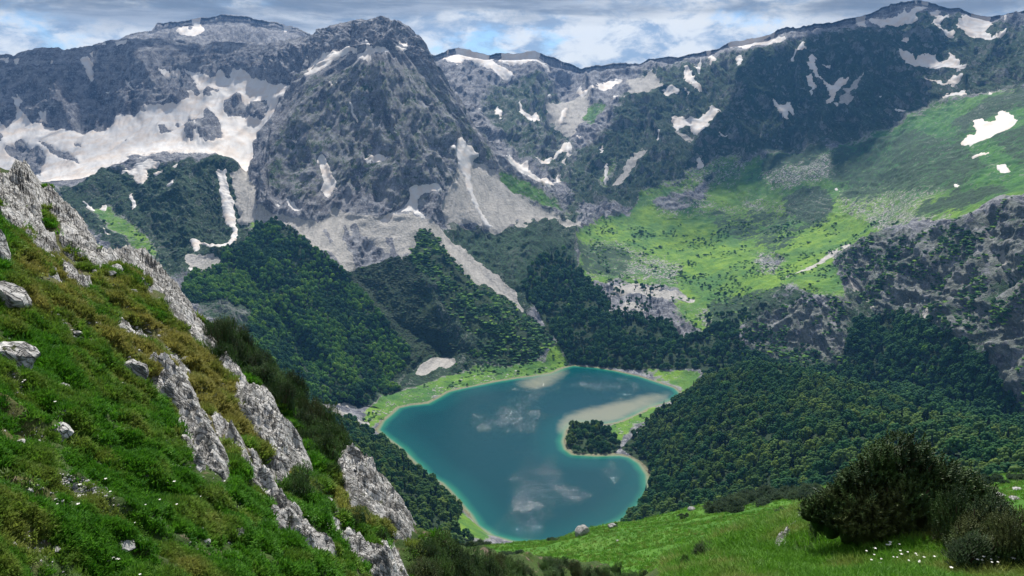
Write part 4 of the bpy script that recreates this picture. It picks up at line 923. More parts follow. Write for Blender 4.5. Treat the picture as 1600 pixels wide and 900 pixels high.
tag(put('hillside', AG.reshape(-1, 3), fa, TURFA, attrs={'dry': dA.reshape(-1)}), 'steep grassy slope with pale limestone ribs falling from the left', 'hillside', kind='structure')
tag(put('grass_bank', BG.reshape(-1, 3), fb, TURFB, attrs={'dry': dB.reshape(-1)}), 'lush green grass bank around the big dark dwarf pine', 'bank', kind='structure')
BVA = BVHTree.FromPolygons([tuple(p) for p in AG.reshape(-1, 3)], [tuple(f) for f in fa])
BVB = BVHTree.FromPolygons([tuple(p) for p in BG.reshape(-1, 3)], [tuple(f) for f in fb])
EYE = Vector((0, 0, CAMZ))
def cast(bv, u, v):
    d = Vector(ray(float(u), float(v))).normalized(); h = bv.ray_cast(EYE, d, 3000)
    return h[0], h[1], h[3]

# ------------------------------------------------------------------ limestone
def rock_material():
    m, N, b = new_mat('weathered_limestone'); pos = N.add('ShaderNodeNewGeometry').outputs['Position']
    sl_ = N.add('ShaderNodeCombineXYZ', X=N.math('MULTIPLY', N.vmath('DOT_PRODUCT', pos, (.643, .316, -.699)), .30), Y=N.vmath('DOT_PRODUCT', pos, (-.44, .90, 0)), Z=N.math('MULTIPLY', N.vmath('DOT_PRODUCT', pos, (.627, .308, .716)), 1.6)).outputs[0]
    n = N.noise(pos, 1.1, 6, .62, .3); f = N.noise(pos, 6., 6, .68); v = N.noise(sl_, 2.2, 5, .65, .6)
    cv = N.math('ABSOLUTE', N.math('SUBTRACT', N.noise(sl_, 1.9, 5, .55, .9), .5)); cw = N.math('ABSOLUTE', N.math('SUBTRACT', N.noise(pos, 1.5, 4, .5, 1.2), .5))
    cr = N.math('MINIMUM', N.math('MULTIPLY', cv, 1.0), N.math('MULTIPLY', cw, 1.9))
    c = N.mix(N.ramp(n, .32, .68), (.32, .315, .305), (.66, .645, .62))
    c = N.mix(N.ramp(f, .52, .72, 0, .65), c, (.70, .68, .65))
    c = N.mix(N.ramp(f, .28, .42, .7, 0), c, (.13, .127, .12))
    c = N.mix(N.ramp(v, .50, .66, 0, .5), c, (.24, .23, .22))
    c = N.mix(N.ramp(cr, .0, .022, .85, 0), c, (.05, .048, .045))
    up = N.add('ShaderNodeSeparateXYZ', Vector=N.add('ShaderNodeNewGeometry').outputs['Normal']).outputs['Z']
    moss = N.math('MULTIPLY', N.ramp(N.noise(pos, 2.2, 5, .7), .58, .64), N.ramp(up, .4, .8))
    c = N.mix(moss, c, (.06, .075, .022))
    setin(N, b, 'Base Color', c); setin(N, b, 'Roughness', .88)
    h = N.math('ADD', N.math('MULTIPLY', f, .8), N.math('ADD', v, N.ramp(cr, 0, .045)))
    bp = N.add('ShaderNodeBump', Strength=1., Distance=.14, Height=h); N.t.links.new(bp.outputs[0], b.inputs['Normal'])
    return m
ROCKM = rock_material()
def facet(P_, L, seed, sharp=1.):
    """blocky, cracked relief"""
    w = P_+(np.stack([fbm(P_/L/1.5, 3, seed+k) for k in (1, 2, 3)], -1)-.5)*L*1.2
    a = fbm(w/L, 3, seed, ridged=True); b_ = np.abs(vnoise(w/L*np.array([1, 1, 1.9]), seed+9)-.5)*2
    return (a-.6)*.8+(np.floor(b_*4)/4-.4)*.5*sharp
def outcrop(txt, h, label, plane='A', group='limestone ribs breaking out of the steep left slope', step=1.3, seed=0, name='rock_outcrop'):
    poly = P(txt); pl, hf = (PA, hA) if plane == 'A' else (PB, hB)
    xs = [p[0] for p in poly]; ys = [p[1] for p in poly]
    gu, gv = np.meshgrid(np.arange(min(xs)-9, max(xs)+10, step), np.arange(max(ys)+9, min(ys)-10, -step))
    B = hit(*pl, gu, gv); x, y = B[..., 0], B[..., 1]
    w1 = (fbm(B/.5, 3, seed+5)-.5)*9
    m = in_poly(gu+w1, gv+w1[::-1, ::-1] if False else gv+w1, poly); d = seg_dist(gu+w1, gv+w1, poly); sdp = np.where(m, d, -d)+2.2+(fbm(B/1.1, 2, seed+55)-.5)*9
    base = hf(x, y, drop=False)
    pxm = np.median(B[..., 1])/F                      # metres per pixel
    prof = np.where(sdp > 0, 1-np.exp(-np.maximum(sdp, 0)*pxm/(.22*h)), 0)
    # ledges tilted along the slope
    q = np.stack([x, y, base], -1)
    led = fbm(q/np.array([.55, .55, .55])/max(.6, h), 4, seed+3, .6, ridged=True)
    stp = vnoise(q@ROT/(.9*h)+3.3, seed+8); stp = np.floor(stp*5)/5+np.clip((stp*5) % 1-.7, 0, 1)*.6
    TT = np.array([[.643*.3, .316*.3, -.699*.3], [-.44, .90, 0], [.627*1.5, .308*1.5, .716*1.5]]).T; qs = q@TT
    crk = 1-np.abs(2*fbm(qs/.42, 3, seed+31, .55)-1); crk = np.clip((crk-.72)/.28, 0, 1)**1.5
    crk2 = 1-np.abs(2*fbm(q/.7, 3, seed+37)-1); crk2 = np.clip((crk2-.86)/.14, 0, 1)
    z = base+h*prof*(.30+.75*stp+.6*(led-.5))+facet(q, .35, seed)*.13*np.clip(prof*2, 0, 1)-(crk*.13+crk2*.13)*np.clip(prof*1.5, 0, 1)*min(1., h+.3)+(fbm(qs/.16, 3, seed+41)-.5)*.12*prof
    z = z-np.where(sdp <= 0, np.minimum(-sdp*pxm*2.5+.12, 2.2), 0)
    Pq = np.stack([x, y, z], -1)
    ny = grid_normals(Pq)
    side = facet(q+7, .5, seed+20)*.12*np.clip(prof*2, 0, 1)*h**.5
    Pq = Pq+ny*side[..., None]
    f = gridfaces(*Pq.shape[:2]); keep = (sdp.reshape(-1)[f].max(1) > -7)
    v_, f_, _, _ = subset(Pq.reshape(-1, 3), f, keep)
    o = put(name, v_, f_, ROCKM, smooth=True)
    me = o.data
    try: me.set_sharp_from_angle(angle=R(38))
    except Exception: pass
    return tag(o, label, 'rock', group)
OUT = [
 ("0,275 30,270 55,285 70,308 95,322 105,345 120,362 135,385 152,403 160,420 150,422 140,410 120,395 100,365 82,348 70,325 40,328 15,322 0,315 -60,310 -60,250", .8, 'layered grey limestone brow crowning the upper end of the left slope'),
 ("35,378 50,365 65,358 85,368 98,390 102,402 88,400 65,396 50,388", .5, 'pale flaky ledge just below the layered brow'),
 ("94,405 108,402 120,422 140,430 142,440 122,452 110,440 98,442", .45, 'cluster of white slabs in turf below the flaky ledge'),
 ("190,404 235,406 262,432 275,452 290,480 304,512 318,545 300,532 285,515 262,502 258,478 240,472 225,462 222,447 240,440 228,427 200,418", .85, 'blocky crag on the slope edge beside the dark shrubby knoll'),
 ("168,510 180,498 198,505 215,528 220,537 200,527 180,520", .35, 'small white slab left of the twin slabs in mid slope'),
 ("212,503 225,510 232,525 250,532 262,545 264,560 250,553 238,541 225,535 215,520", .35, 'twin grey slabs beside yellow grass in mid slope'),
 ("238,585 262,578 285,600 300,615 312,640 327,660 347,700 358,740 352,768 335,752 320,742 313,710 300,682 288,657 268,642 250,622", .75, 'long jagged rib running down the middle of the slope'),
 ("338,560 355,568 376,588 388,605 420,620 442,655 467,690 488,732 482,742 458,728 440,746 428,738 412,700 393,672 374,652 363,622 368,602 352,585", 1.2, 'big smooth pale slab along the slope edge above the lake'),
 ("350,668 366,675 386,710 402,735 430,768 452,790 472,812 490,848 502,870 480,866 462,850 438,820 412,772 392,757 370,722 355,692", .65, 'narrow grey rib below the big smooth slab'),
 ("413,795 425,790 450,828 457,840 430,836 418,820", .3, 'short pale slab left of the narrow rib'),
 ("500,765 515,773 532,800 524,802 508,788", .35, 'thin stone fin between the shrub and the rough lower crag'),
 ("528,722 545,724 566,728 582,745 602,765 622,790 637,810 648,838 636,842 620,836 600,817 585,812 568,797 548,790 538,770 529,745", 1.3, 'rough whitish crag standing over the forest by the lake'),
 ("530,838 545,822 560,836 577,855 590,865 600,850 616,862 627,895 632,925 590,925 575,892 560,882 545,866 532,852", .9, 'lowest pale crag at the bottom end of the slope edge'),
 ("300,500 318,520 335,545 352,566 340,560 322,548 305,532 296,516", .55, 'thin rock rim joining the blocky crag to the big smooth slab'),
 ("95,318 112,332 126,352 136,372 148,390 142,398 128,384 114,366 104,346", .45, 'upper crest rock standing against the shrubby knoll'),
 ("150,396 172,402 200,406 206,414 186,418 166,414 150,406", .35, 'crest slab between the upper crest rock and the blocky crag'),
 ("0,318 30,325 60,335 66,352 40,360 0,352", .5, 'broken grey ledges under the layered brow at the left edge'),
 ("100,345 120,365 128,392 112,392 96,372", .3, 'grey rock step on the inner side of the upper crest rock'),
 ("262,548 280,556 292,574 300,592 286,590 270,572", .4, 'stone step above the long jagged rib in yellow grass'),
 ("328,640 342,648 352,672 346,684 334,668", .35, 'small rib right of the long jagged rib'),
 ("386,700 404,712 424,736 432,752 416,744 398,724", .4, 'white ridge stone under the lower part of the big smooth slab'),
 ("466,818 484,826 506,850 528,872 520,880 498,866 474,842", .5, 'leaning pale rib between the narrow grey rib and the lowest crag'),
 ("505,800 528,812 540,832 532,840 514,826", .4, 'pale blocks in turf above the lowest crag'),
 ("222,590 236,600 246,622 240,630 228,612", .3, 'sharp stone between the angular boulder and the long jagged rib'),
 ("60,430 80,425 100,436 96,446 76,444", .28, 'flat whitish stones in olive turf at the upper left'),
 ("130,388 150,398 172,408 168,420 150,412 134,404", .3, 'low rock step on the slope edge between brow and blocky crag'),
 ("270,648 290,660 300,690 312,722 322,748 312,745 296,715 282,680", .4, 'second thinner rib hugging the left side of the long jagged rib'),
 ("600,840 615,838 628,862 640,900 625,898 612,868", .6, 'narrow fin at the right side of the lowest crag'),
 ("117,738 128,739 150,752 172,764 170,770 150,765 130,752", .15, 'long flat stone lying in bright green turf'),
]
for k, (p, h, lab) in enumerate(OUT): outcrop(p, h, lab, seed=100+k*13)
outcrop("1212,846 1225,828 1240,815 1258,803 1275,790 1284,797 1268,812 1250,822 1240,832 1228,848", .35, 'line of white stones at the grass edge beside the big dwarf pine', 'B', None, seed=400)
# boulders
def boulder(bv, u, v, wpx, hpx, label, seed, tilt=0., group='loose boulders on the left slope', sub=4, deep=1., name='boulder', sink=.25):
    p, n, dist = cast(bv, u, v+hpx*.3)
    if p is None: return
    s = (p-EYE).dot(Vector((0, cp, -sp_))); w = wpx*s/F/2; h = hpx*s/F/2
    V_, F_ = ICO[sub]; q = V_.copy()
    r = np.random.default_rng(seed); nrm = r.normal(size=(16, 3)); nrm /= np.linalg.norm(nrm, axis=1)[:, None]; off = r.uniform(.62, .95, 16)
    for a, o_ in zip(nrm, off):                       # chop flat faces off a ball
        t = q@a; q = q-np.maximum(t-o_, 0)[:, None]*a
    q = q*(1+(facet(q*1.3+seed, .5, seed)*.16)[:, None])
    q = q/np.abs(q).max(0)
    q *= np.array([w, w*deep, h]); ct, st = math.cos(tilt), math.sin(tilt); x, z_ = q[:, 0].copy(), q[:, 2].copy(); q[:, 0] = x*ct+z_*st; q[:, 2] = -x*st+z_*ct
    o = put(name, q, F_, ROCKM); o.data.set_sharp_from_angle(angle=R(30))
    o.location = p+Vector((0, 0, h*(1-2*sink)*.6)); o.rotation_euler = (0, 0, r.uniform(-.3, .3))
    return tag(o, label, 'rock', group)
boulder(BVA, 14, 462, 66, 62, 'rounded grey boulder with a shaded left side at the left edge', 1, .2)
boulder(BVA, -4, 378, 36, 92, 'tall dark grey standing rock cut by the left edge', 2, -.1)
boulder(BVA, 14, 550, 78, 58, 'half buried shadowed boulder under the rounded grey one', 3, .1)
boulder(BVA, 210, 578, 42, 54, 'angular boulder left of the long jagged rib', 4, .25)
boulder(BVA, 190, 602, 18, 14, 'small stone at the foot of the angular boulder', 5)
boulder(BVA, 96, 668, 34, 26, 'wedge shaped grey stone in the green turf', 6, .4)
boulder(BVA, 92, 606, 36, 22, 'flat grey stone above the wedge shaped one', 7, .3)
boulder(BVA, 195, 850, 36, 20, 'round topped pale stone near the bottom edge', 8)
boulder(BVA, 180, 420, 24, 22, 'white block beside the blocky crag', 9)
boulder(BVA, 168, 425, 26, 12, 'low white block left of the taller white block', 10)
boulder(BVA, 126, 776, 24, 14, 'grey stone in the middle of the gravel patch', 11)
boulder(BVA, 155, 795, 18, 9, 'small stone below the gravel patch', 12)
boulder(BVA, 210, 774, 9, 8, 'tiny round stone on bare brown soil', 13, sub=3)
boulder(BVA, 83, 858, 22, 9, 'flat stone in dark turf at the lower left', 14, sub=3)
boulder(BVA, 323, 845, 15, 11, 'small stone in bright turf right of the round topped one', 15, sub=3)
boulder(BVM, 911, 828, 26, 26, 'grey boulder on the meadow rim against the lake', 21, .2, 'pale rocks on the sunlit meadow')
boulder(BVM, 957, 820, 16, 10, 'low dark boulder on the meadow rim right of the grey one', 22, 0, 'pale rocks on the sunlit meadow')
boulder(BVM, 825, 871, 20, 11, 'white rock beside a dark bush on the lower meadow', 23, 0, 'pale rocks on the sunlit meadow')
boulder(BVM, 812, 876, 26, 6, 'flat bare stone under the white rock on the lower meadow', 28, 0, 'pale rocks on the sunlit meadow', sub=3)
boulder(BVM, 1081, 795, 13, 9, 'pale rock just under the upper meadow rim', 24, 0, 'pale rocks on the sunlit meadow', sub=3)
boulder(BVM, 1158, 792, 7, 6, 'small white rock at the end of the dark pine strip', 25, 0, 'pale rocks on the sunlit meadow', sub=3)
boulder(BVM, 1271, 765, 12, 9, 'white rock among pines at the top of the meadow', 26, 0, 'pale rocks on the sunlit meadow', sub=3)
boulder(BVM, 965, 845, 6, 4, 'lone white stone in the middle of the meadow', 27, 0, 'pale rocks on the sunlit meadow', sub=3)
boulder(BVM, 1560, 774, 28, 9, 'long white rock in grass right of the big dwarf pine', 31, 0, 'pale rocks on the far right meadow')
boulder(BVM, 1585, 778, 16, 6, 'smaller white rock beside the long one on the far right', 32, 0, 'pale rocks on the far right meadow', sub=3)
boulder(BVM, 1590, 764, 16, 7, 'white rock above the long one on the far right', 33, 0, 'pale rocks on the far right meadow', sub=3)
boulder(BVB, 1172, 863, 14, 9, 'white stone in grass beside the bristly brown pine', 34, 0, None)
for k, (u, v, w, h, lab) in enumerate([(150, 560, 20, 12, 'small stone in olive turf above and left of the angular boulder'), (120, 520, 16, 10, 'pale stone in the middle of the olive turf'), (60, 505, 22, 12, 'flat stone right of the rounded grey boulder'), (268, 772, 14, 10, 'pale stone below the end of the long jagged rib'),
  (30, 690, 20, 12, 'grey stone at the left edge in green turf'), (140, 690, 14, 9, 'small stone right of the wedge shaped one'), (250, 690, 22, 16, 'rough stone left of the thinner rib'), (232, 742, 16, 10, 'stone right of the long flat one'), (370, 830, 24, 16, 'pale block in bright turf left of the narrow grey rib'), (400, 868, 20, 12, 'pale stone near the bottom under the narrow grey rib'),
  (45, 765, 18, 11, 'grey stone left of the gravel patch'), (240, 880, 16, 9, 'pale stone by the bottom edge right of the round topped one'), (15, 850, 20, 12, 'grey stone in the lower left corner'), (205, 455, 20, 13, 'purplish brown stone in dry turf near the blocky crag'), (180, 447, 16, 12, 'brown stone beside the purplish one'), (330, 618, 18, 12, 'stone in yellow grass right of the long jagged rib'), (290, 560, 14, 9, 'white stone in yellow grass under the blocky crag'), (75, 400, 18, 10, 'pale stone under the flaky ledge')]):
    boulder(BVA, u, v, w, h, lab, 50+k, .15*((k % 3)-1), sub=3)
# gravel and pebbles: nobody could count them
def pebbles(bv, spots, name, label, seed, mat=ROCKM):
    r = np.random.default_rng(seed); iv, jf = ICO[1]; V_, F_, n0 = [], [], 0
    for (u, v, su, sv, n, px) in spots:
        for _ in range(n):
            p, _, _ = cast(bv, u+r.normal()*su, v+r.normal()*sv)
            if p is None: continue
            s = p.y/F*px*r.uniform(.5, 1.5)
            V_.append(np.array(p)+iv*(1+.5*(r.random((len(iv), 1))-.5))*s*np.array([1, 1, .6])); F_.append(jf+n0); n0 += len(iv)
    return tag(put(name, np.vstack(V_), np.vstack(F_), mat, smooth=False), label, 'gravel', kind='stuff')
pebbles(BVA, [(115, 765, 18, 9, 160, 3.0), (150, 775, 14, 8, 50, 2.2), (62, 745, 10, 14, 30, 2.5), (95, 780, 6, 8, 20, 2.6), (28, 560, 25, 30, 60, 2.5), (60, 870, 25, 20, 50, 2.2), (190, 640, 70, 90, 170, 2.6), (300, 700, 60, 90, 160, 2.8), (130, 500, 90, 60, 170, 2.6), (420, 800, 50, 50, 110, 2.6), (80, 620, 60, 60, 90, 2.6), (250, 540, 50, 40, 120, 2.8), (330, 640, 30, 40, 90, 3.0), (215, 510, 12, 50, 90, 2.4), (230, 690, 15, 30, 60, 2.), (100, 440, 40, 40, 120, 2.2),
  (300, 760, 40, 50, 70, 2.2), (160, 820, 90, 50, 140, 1.8), (200, 470, 16, 25, 90, 2.6), (330, 590, 30, 20, 40, 2.2), (180, 880, 30, 20, 60, 2.), (370, 760, 30, 40, 70, 2.2), (460, 840, 30, 30, 60, 2.), (20, 610, 15, 15, 20, 2), (90, 700, 60, 60, 90, 1.5)], 'gravel', 'small pale stones strewn through the turf of the left slope', 5)
# ------------------------------------------------------------------ dwarf pines with upright shoots
def pine_mat(name, c0, c1, tip):
    m, N, b = new_mat(name); pos = N.add('ShaderNodeNewGeometry').outputs['Position']
    c = N.mix(N.ramp(N.noise(pos, 1.6, 3), .35, .65), c0, c1)
    c = N.mix(N.ramp(N.noise(pos, .55, 3, .6), .52, .66, 0, .7), c, tip)
    c = N.mix(N.ramp(N.attr('tip'), .55, 1., 0, .55), c, tip)
    setin(N, b, 'Base Color', c); setin(N, b, 'Roughness', .6); return m
M_MUGO = pine_mat('dwarf_pine_needles', (.022, .062, .012), (.060, .130, .022), (.100, .165, .034))
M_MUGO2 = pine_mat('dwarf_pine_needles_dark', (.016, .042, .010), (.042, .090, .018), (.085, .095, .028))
def shoots(base, dirs, length, width, r, needles=14):
    """bottle-brush shoots at base points"""
    n = len(base); V_, F_, T_ = [], [], []
    up = dirs/np.linalg.norm(dirs, axis=1)[:, None]
    a = np.cross(up, r.normal(size=(n, 3))); a /= np.linalg.norm(a, axis=1)[:, None]; b_ = np.cross(up, a)
    for k in range(needles):
        t = (k+.6)/needles; ang = k*2.4+r.random(n)*.7
        rad = (a*np.cos(ang)[:, None]+b_*np.sin(ang)[:, None])
        root = base+up*(length*t*.92)[:, None]; nl = width*(1.15-.45*t)
        tipp = root+rad*nl[:, None]*.8+up*(nl*(.55+.5*t))[:, None]; sidev = np.cross(rad, up)*(width*.22)[:, None]
        V_ += [root-sidev, root+sidev, tipp]; T_ += [np.full(n, t*.6), np.full(n, t*.6), np.full(n, .5+t*.5)]
    V_ = np.stack(V_, 1).reshape(-1, 3); T_ = np.stack(T_, 1).reshape(-1); F_ = np.arange(len(V_)).reshape(-1, 3)
    return V_, F_, T_
def mugo_mesh(seed, wx, wy, h, n, sl, sw, lobes, mat, needles=14):
    r = np.random.default_rng(seed); B, Dd = [], []
    per = n//len(lobes)
    for (cx, cy, lr, lh) in lobes:
        a = r.uniform(0, 2*np.pi, per); rr = np.sqrt(r.uniform(0, 1, per)); z = np.sqrt(np.maximum(0, 1-rr**2))
        dep = r.uniform(.70, 1.03, per)**1.0
        x = cx+lr*rr*np.cos(a)*dep; y = cy+lr*rr*np.sin(a)*dep; zz = lh*(z*.92+.04)*dep*r.uniform(.86, 1.06, per)
        B.append(np.stack([x*wx, y*wy, zz*h-sl*.6], -1)); Dd.append(np.stack([rr*np.cos(a)*.75, rr*np.sin(a)*.75, np.full(per, 1.0)], -1)+r.normal(size=(per, 3))*.22)
    B = np.vstack(B); Dd = np.vstack(Dd); B[:, 2] = np.maximum(B[:, 2], .02)
    V_, F_, T_ = shoots(B, Dd, sl*r.uniform(.6, 1.35, len(B)), sw*r.uniform(.8, 1.2, len(B)), r, needles)
    me = put('foliage', V_, F_, mat, smooth=False, attrs={'tip': T_}); d = me.data; bpy.data.objects.remove(me)
    # stems from the root up to the lobes
    SV, SF = [], []
    for (cx, cy, lr, lh) in lobes:
        for _ in range(5):
            a = r.uniform(0, 6.3); p0 = np.array([cx*wx*.35, cy*wy*.35, -.25*h]); p1 = np.array([(cx+lr*.6*math.cos(a))*wx, (cy+lr*.6*math.sin(a))*wy, lh*h*.72]); pm = p0*.4+p1*.6; pm[2] *= .45
            i0 = len(SV)
            for p, q in ((p0, .03), (pm, .022), (p1, .008)):
                for j in range(4): SV.append(p+np.array([math.cos(j*1.57), math.sin(j*1.57), 0])*q*h)
            for k in range(2):
                for j in range(4): SF.append((i0+k*4+j, i0+k*4+(j+1) % 4, i0+k*4+4+(j+1) % 4, i0+k*4+4+j))
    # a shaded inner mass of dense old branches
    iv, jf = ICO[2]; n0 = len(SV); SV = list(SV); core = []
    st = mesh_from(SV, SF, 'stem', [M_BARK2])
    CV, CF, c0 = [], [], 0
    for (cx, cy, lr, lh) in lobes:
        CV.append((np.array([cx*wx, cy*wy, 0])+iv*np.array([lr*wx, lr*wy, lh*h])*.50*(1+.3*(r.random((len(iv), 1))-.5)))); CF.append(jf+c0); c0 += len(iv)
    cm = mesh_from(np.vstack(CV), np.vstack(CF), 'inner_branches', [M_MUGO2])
    return d, st, cm
def place_mugo(parts, loc, rz, sc, label, group, name='dwarf_pine'):
    e = empty(name, loc, rz); e.scale = (sc, sc, sc) if not isinstance(sc, tuple) else sc
    for nm, me in zip(('foliage', 'stem', 'inner_branches'), parts):
        o = bpy.data.objects.new(nm, me); C.objects.link(o); o.parent = e
    return tag(e, label, 'shrub', group)
r_ = np.random.default_rng(3)
def lob(n, seed, sp=.6):
    r = np.random.default_rng(seed); return [(r.normal()*sp*.5, r.normal()*sp*.5, r.uniform(.35, .6), r.uniform(.7, 1.05)) for _ in range(n)]
def on(bv_h, u, v, s=None):
    """point on a near height field for pixel column u at distance s"""
    x = s*(u-800)/F; d = ray(float(u), float(v)); return x, d[1]*s
# big pine on the right: outline (u,v) 1265..1520 wide, top 690
pB = cast(BVB, 1428, 848)[0]; sB = (pB-EYE).dot(Vector((0, cp, -sp_)))
mpp = sB/F
print('big pine at', pB, sB)
bigl = [(.05, 0, .34, 1.0), (-.20, .02, .32, .86), (-.46, 0, .32, .64), (-.72, -.05, .26, .40), (-.92, 0, .18, .24), (-.62, -.35, .25, .28), (.30, .02, .32, .88), (.58, .0, .36, .74), (.88, .05, .34, .60), (1.12, -.1, .28, .44), (.08, -.3, .42, .62), (-.38, -.35, .40, .42), (.42, -.35, .42, .46), (.05, .35, .4, .8)]
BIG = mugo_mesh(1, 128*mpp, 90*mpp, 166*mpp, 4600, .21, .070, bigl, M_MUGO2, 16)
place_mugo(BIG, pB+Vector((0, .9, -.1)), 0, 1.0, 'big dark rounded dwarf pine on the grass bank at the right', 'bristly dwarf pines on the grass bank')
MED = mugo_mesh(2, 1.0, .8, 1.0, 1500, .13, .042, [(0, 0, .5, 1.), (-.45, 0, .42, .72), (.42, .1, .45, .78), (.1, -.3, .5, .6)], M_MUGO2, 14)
for (u, v, wpx, hpx, lab) in ((1556, 874, 92, 104, 'dark dwarf pine leaning out from the right foot of the big one'), (1505, 862, 66, 104, 'upright dwarf pine joined to the right flank of the big one'), (1598, 890, 70, 96, 'dark dwarf pine cut by the right edge'), (1540, 892, 60, 56, 'low dwarf pine in front of the right hand group'), (1300, 838, 40, 52, 'low dwarf pine spreading from the left foot of the big one')):
    p = cast(BVB, u, v)[0]; s = (p-EYE).dot(Vector((0, cp, -sp_)))/F
    place_mugo(MED, p+Vector((0, .3, -.05)), r_.uniform(0, 6), (wpx*s, wpx*s, hpx*s), lab, 'bristly dwarf pines on the grass bank')
# pines over the edge of the two near slopes
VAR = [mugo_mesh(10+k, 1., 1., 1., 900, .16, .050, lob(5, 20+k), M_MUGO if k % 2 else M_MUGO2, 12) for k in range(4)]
def mugo_at(u, vtop, s, wpx, hf, label, group, k=0, minh=.8):
    d = ray(float(u), float(vtop)); x, y = d[0]*s, d[1]*s; zt = CAMZ+d[2]*s; zg = float(hf(np.array([x]), np.array([y]))[0])
    h = max(zt-zg, minh); w = wpx*s/F/2
    return place_mugo(VAR[k % 4], (x, y, zt-h), r_.uniform(0, 6), (w*1.15, w*1.15, h*1.02), label, group)
gA = 'dwarf pines growing below the rocky slope edge'
band = []
for k in range(46):
    t = (k+.5)/46; eu = np.interp(t, [0, .25, .5, .75, 1], [330, 386, 446, 500, 524]); ev = np.interp(t, [0, .25, .5, .75, 1], [532, 562, 606, 664, 718])
    o_ = (k % 3)*11-4; band.append((eu-o_*.75+r_.normal()*4, ev+o_*.9+r_.normal()*4))
def mugo_plane(u, v, wpx, hpx, label, group, k):
    p = hit(*PA, np.array(float(u)), np.array(float(v))); x, y = float(p[0]), float(p[1]); zg = float(hA(np.array([x]), np.array([y]))[0]); s = (y*cp-(zg-CAMZ)*sp_)/F
    return place_mugo(VAR[k % 4], (x, y, zg-.1), r_.uniform(0, 6), (wpx*s*.62, wpx*s*.62, hpx*s), label, group)
for k, (u, v) in enumerate(band):
    mugo_plane(u, v, r_.uniform(40, 58), r_.uniform(34, 52), 'dwarf pine in the dense strip behind the big smooth slab', gA, k)
for k in range(30):
    u = r_.uniform(655, 800); v = np.interp(u, [620, 650, 700, 760, 800], [868, 858, 874, 900, 925])+r_.uniform(0, 40)
    mugo_plane(u, v, r_.uniform(40, 60), r_.uniform(34, 50), 'dwarf pine in the clump below the whitish crag at the bottom', gA+' at the bottom', k)
for k, (u, v) in enumerate([(545, 815), (590, 846), (530, 764), (520, 748)]):
    mugo_plane(u, v, 30, 30, 'dwarf pine between the two lower crags', 'dwarf pines between the lower crags', k)
for k in range(34):
    u = r_.uniform(770, 1010); v = np.interp(u, [760, 860, 950, 1010], [886, 892, 898, 912])+r_.uniform(0, 16)
    mugo_plane(u, v, r_.uniform(24, 36), r_.uniform(17, 26), 'brown tipped dwarf pine along the bottom edge under the meadow', 'dwarf pines along the bottom edge', k)
# shrub on the turf of the left slope and the bristly one left of the bank
for (u, v, wpx, hpx, lab) in ((462, 772, 50, 46, 'dark green dwarf pine in the turf below the big smooth slab'), (488, 778, 30, 26, 'small dwarf pine beside the dark green one below the slab'), (545, 815, 34, 26, 'dwarf pine between the two lower crags')):
    p = cast(BVA, u, v)[0]; s = (p-EYE).dot(Vector((0, cp, -sp_)))/F
    place_mugo(VAR[1], p+Vector((0, .2, -.1)), r_.uniform(0, 6), (wpx*s*.75, wpx*s*.75, hpx*s*1.05), lab, 'dwarf pines in the turf of the left slope')
for k, (u, v, s, w, lab) in enumerate([(1098, 852, 17, 40, 'bristly brown dwarf pine at the left tip of the grass bank'), (1120, 846, 18, 36, 'brown dwarf pine second from the left tip of the grass bank'), (1140, 846, 19, 32, 'low dwarf pine in the row between bank and meadow'), (1165, 845, 20, 32, 'low dwarf pine in the row between bank and meadow'), (1190, 840, 21, 32, 'low dwarf pine in the row between bank and meadow'), (1212, 838, 22, 28, 'low dwarf pine in the row between bank and meadow'), (1082, 868, 15, 30, 'lowest bristly pine at the left tip of the grass bank')]):
    mugo_at(u, v, s, w*1.2, hB, lab, 'bristly pines along the left rim of the grass bank', k, .35)
# pine patches on the meadow, each bush a thing
FARP = mugo_mesh(30, 1., 1., 1., 420, .26, .12, lob(4, 44), M_PINE, 7)
def patch(txt, n, hp, lab, grp, seed):
    poly = P(txt); r = np.random.default_rng(seed); xs = [p[0] for p in poly]; ys = [p[1] for p in poly]; c = 0; tr = 0
    while c < n and tr < 4000:
        tr += 1; u, v = r.uniform(min(xs), max(xs)), r.uniform(min(ys), max(ys))
        if not in_poly(np.array([u]), np.array([v]), poly)[0]: continue
        p = cast(BVM, u, v)[0]
        if p is None: continue
        s = (p-EYE).dot(Vector((0, cp, -sp_)))/F; w = hp*s*r.uniform(.8, 1.4)
        place_mugo(FARP, p-Vector((0, 0, .1)), r.uniform(0, 6), (w, w, hp*s*r.uniform(.55, .9)), lab, grp); c += 1
patch("1107,797 1150,780 1200,770 1290,764 1290,785 1240,784 1200,790 1160,794 1150,802 1120,808", 60, 15, 'dark dwarf pine in the long strip across the top of the meadow', 'pine strip along the top of the meadow', 1)
patch("1057,808 1080,804 1080,809 1060,814", 5, 6, 'dark pine in the small clump on the upper meadow', 'small pine clump on the upper meadow', 2)
patch("1158,834 1200,822 1245,818 1245,828 1210,836", 20, 12, 'dark pine in the streak just left of the big dwarf pine', 'pine streak left of the big dwarf pine', 3)
patch("778,862 795,860 812,866 808,871 782,870", 6, 8, 'dark bush in the clump beside the white rock on the lower meadow', 'bush clump on the lower meadow', 4)
patch("838,848 875,841 878,845 850,852", 6, 6, 'bush on the meadow rim in front of the lake', 'bushes on the meadow rim', 5)
patch("1490,762 1530,750 1600,745 1600,752 1540,762 1500,772", 20, 12, 'dark pine in the strip at the top of the far right meadow', 'pines on the far right meadow', 6)
patch("1215,795 1235,792 1232,798 1218,800|", 0, 6, '', '', 7) if False else None
patch("1212,798 1226,794 1228,800 1216,802", 4, 6, 'dark pine in the small pair of clumps under the pine strip', 'small clumps under the pine strip', 8)
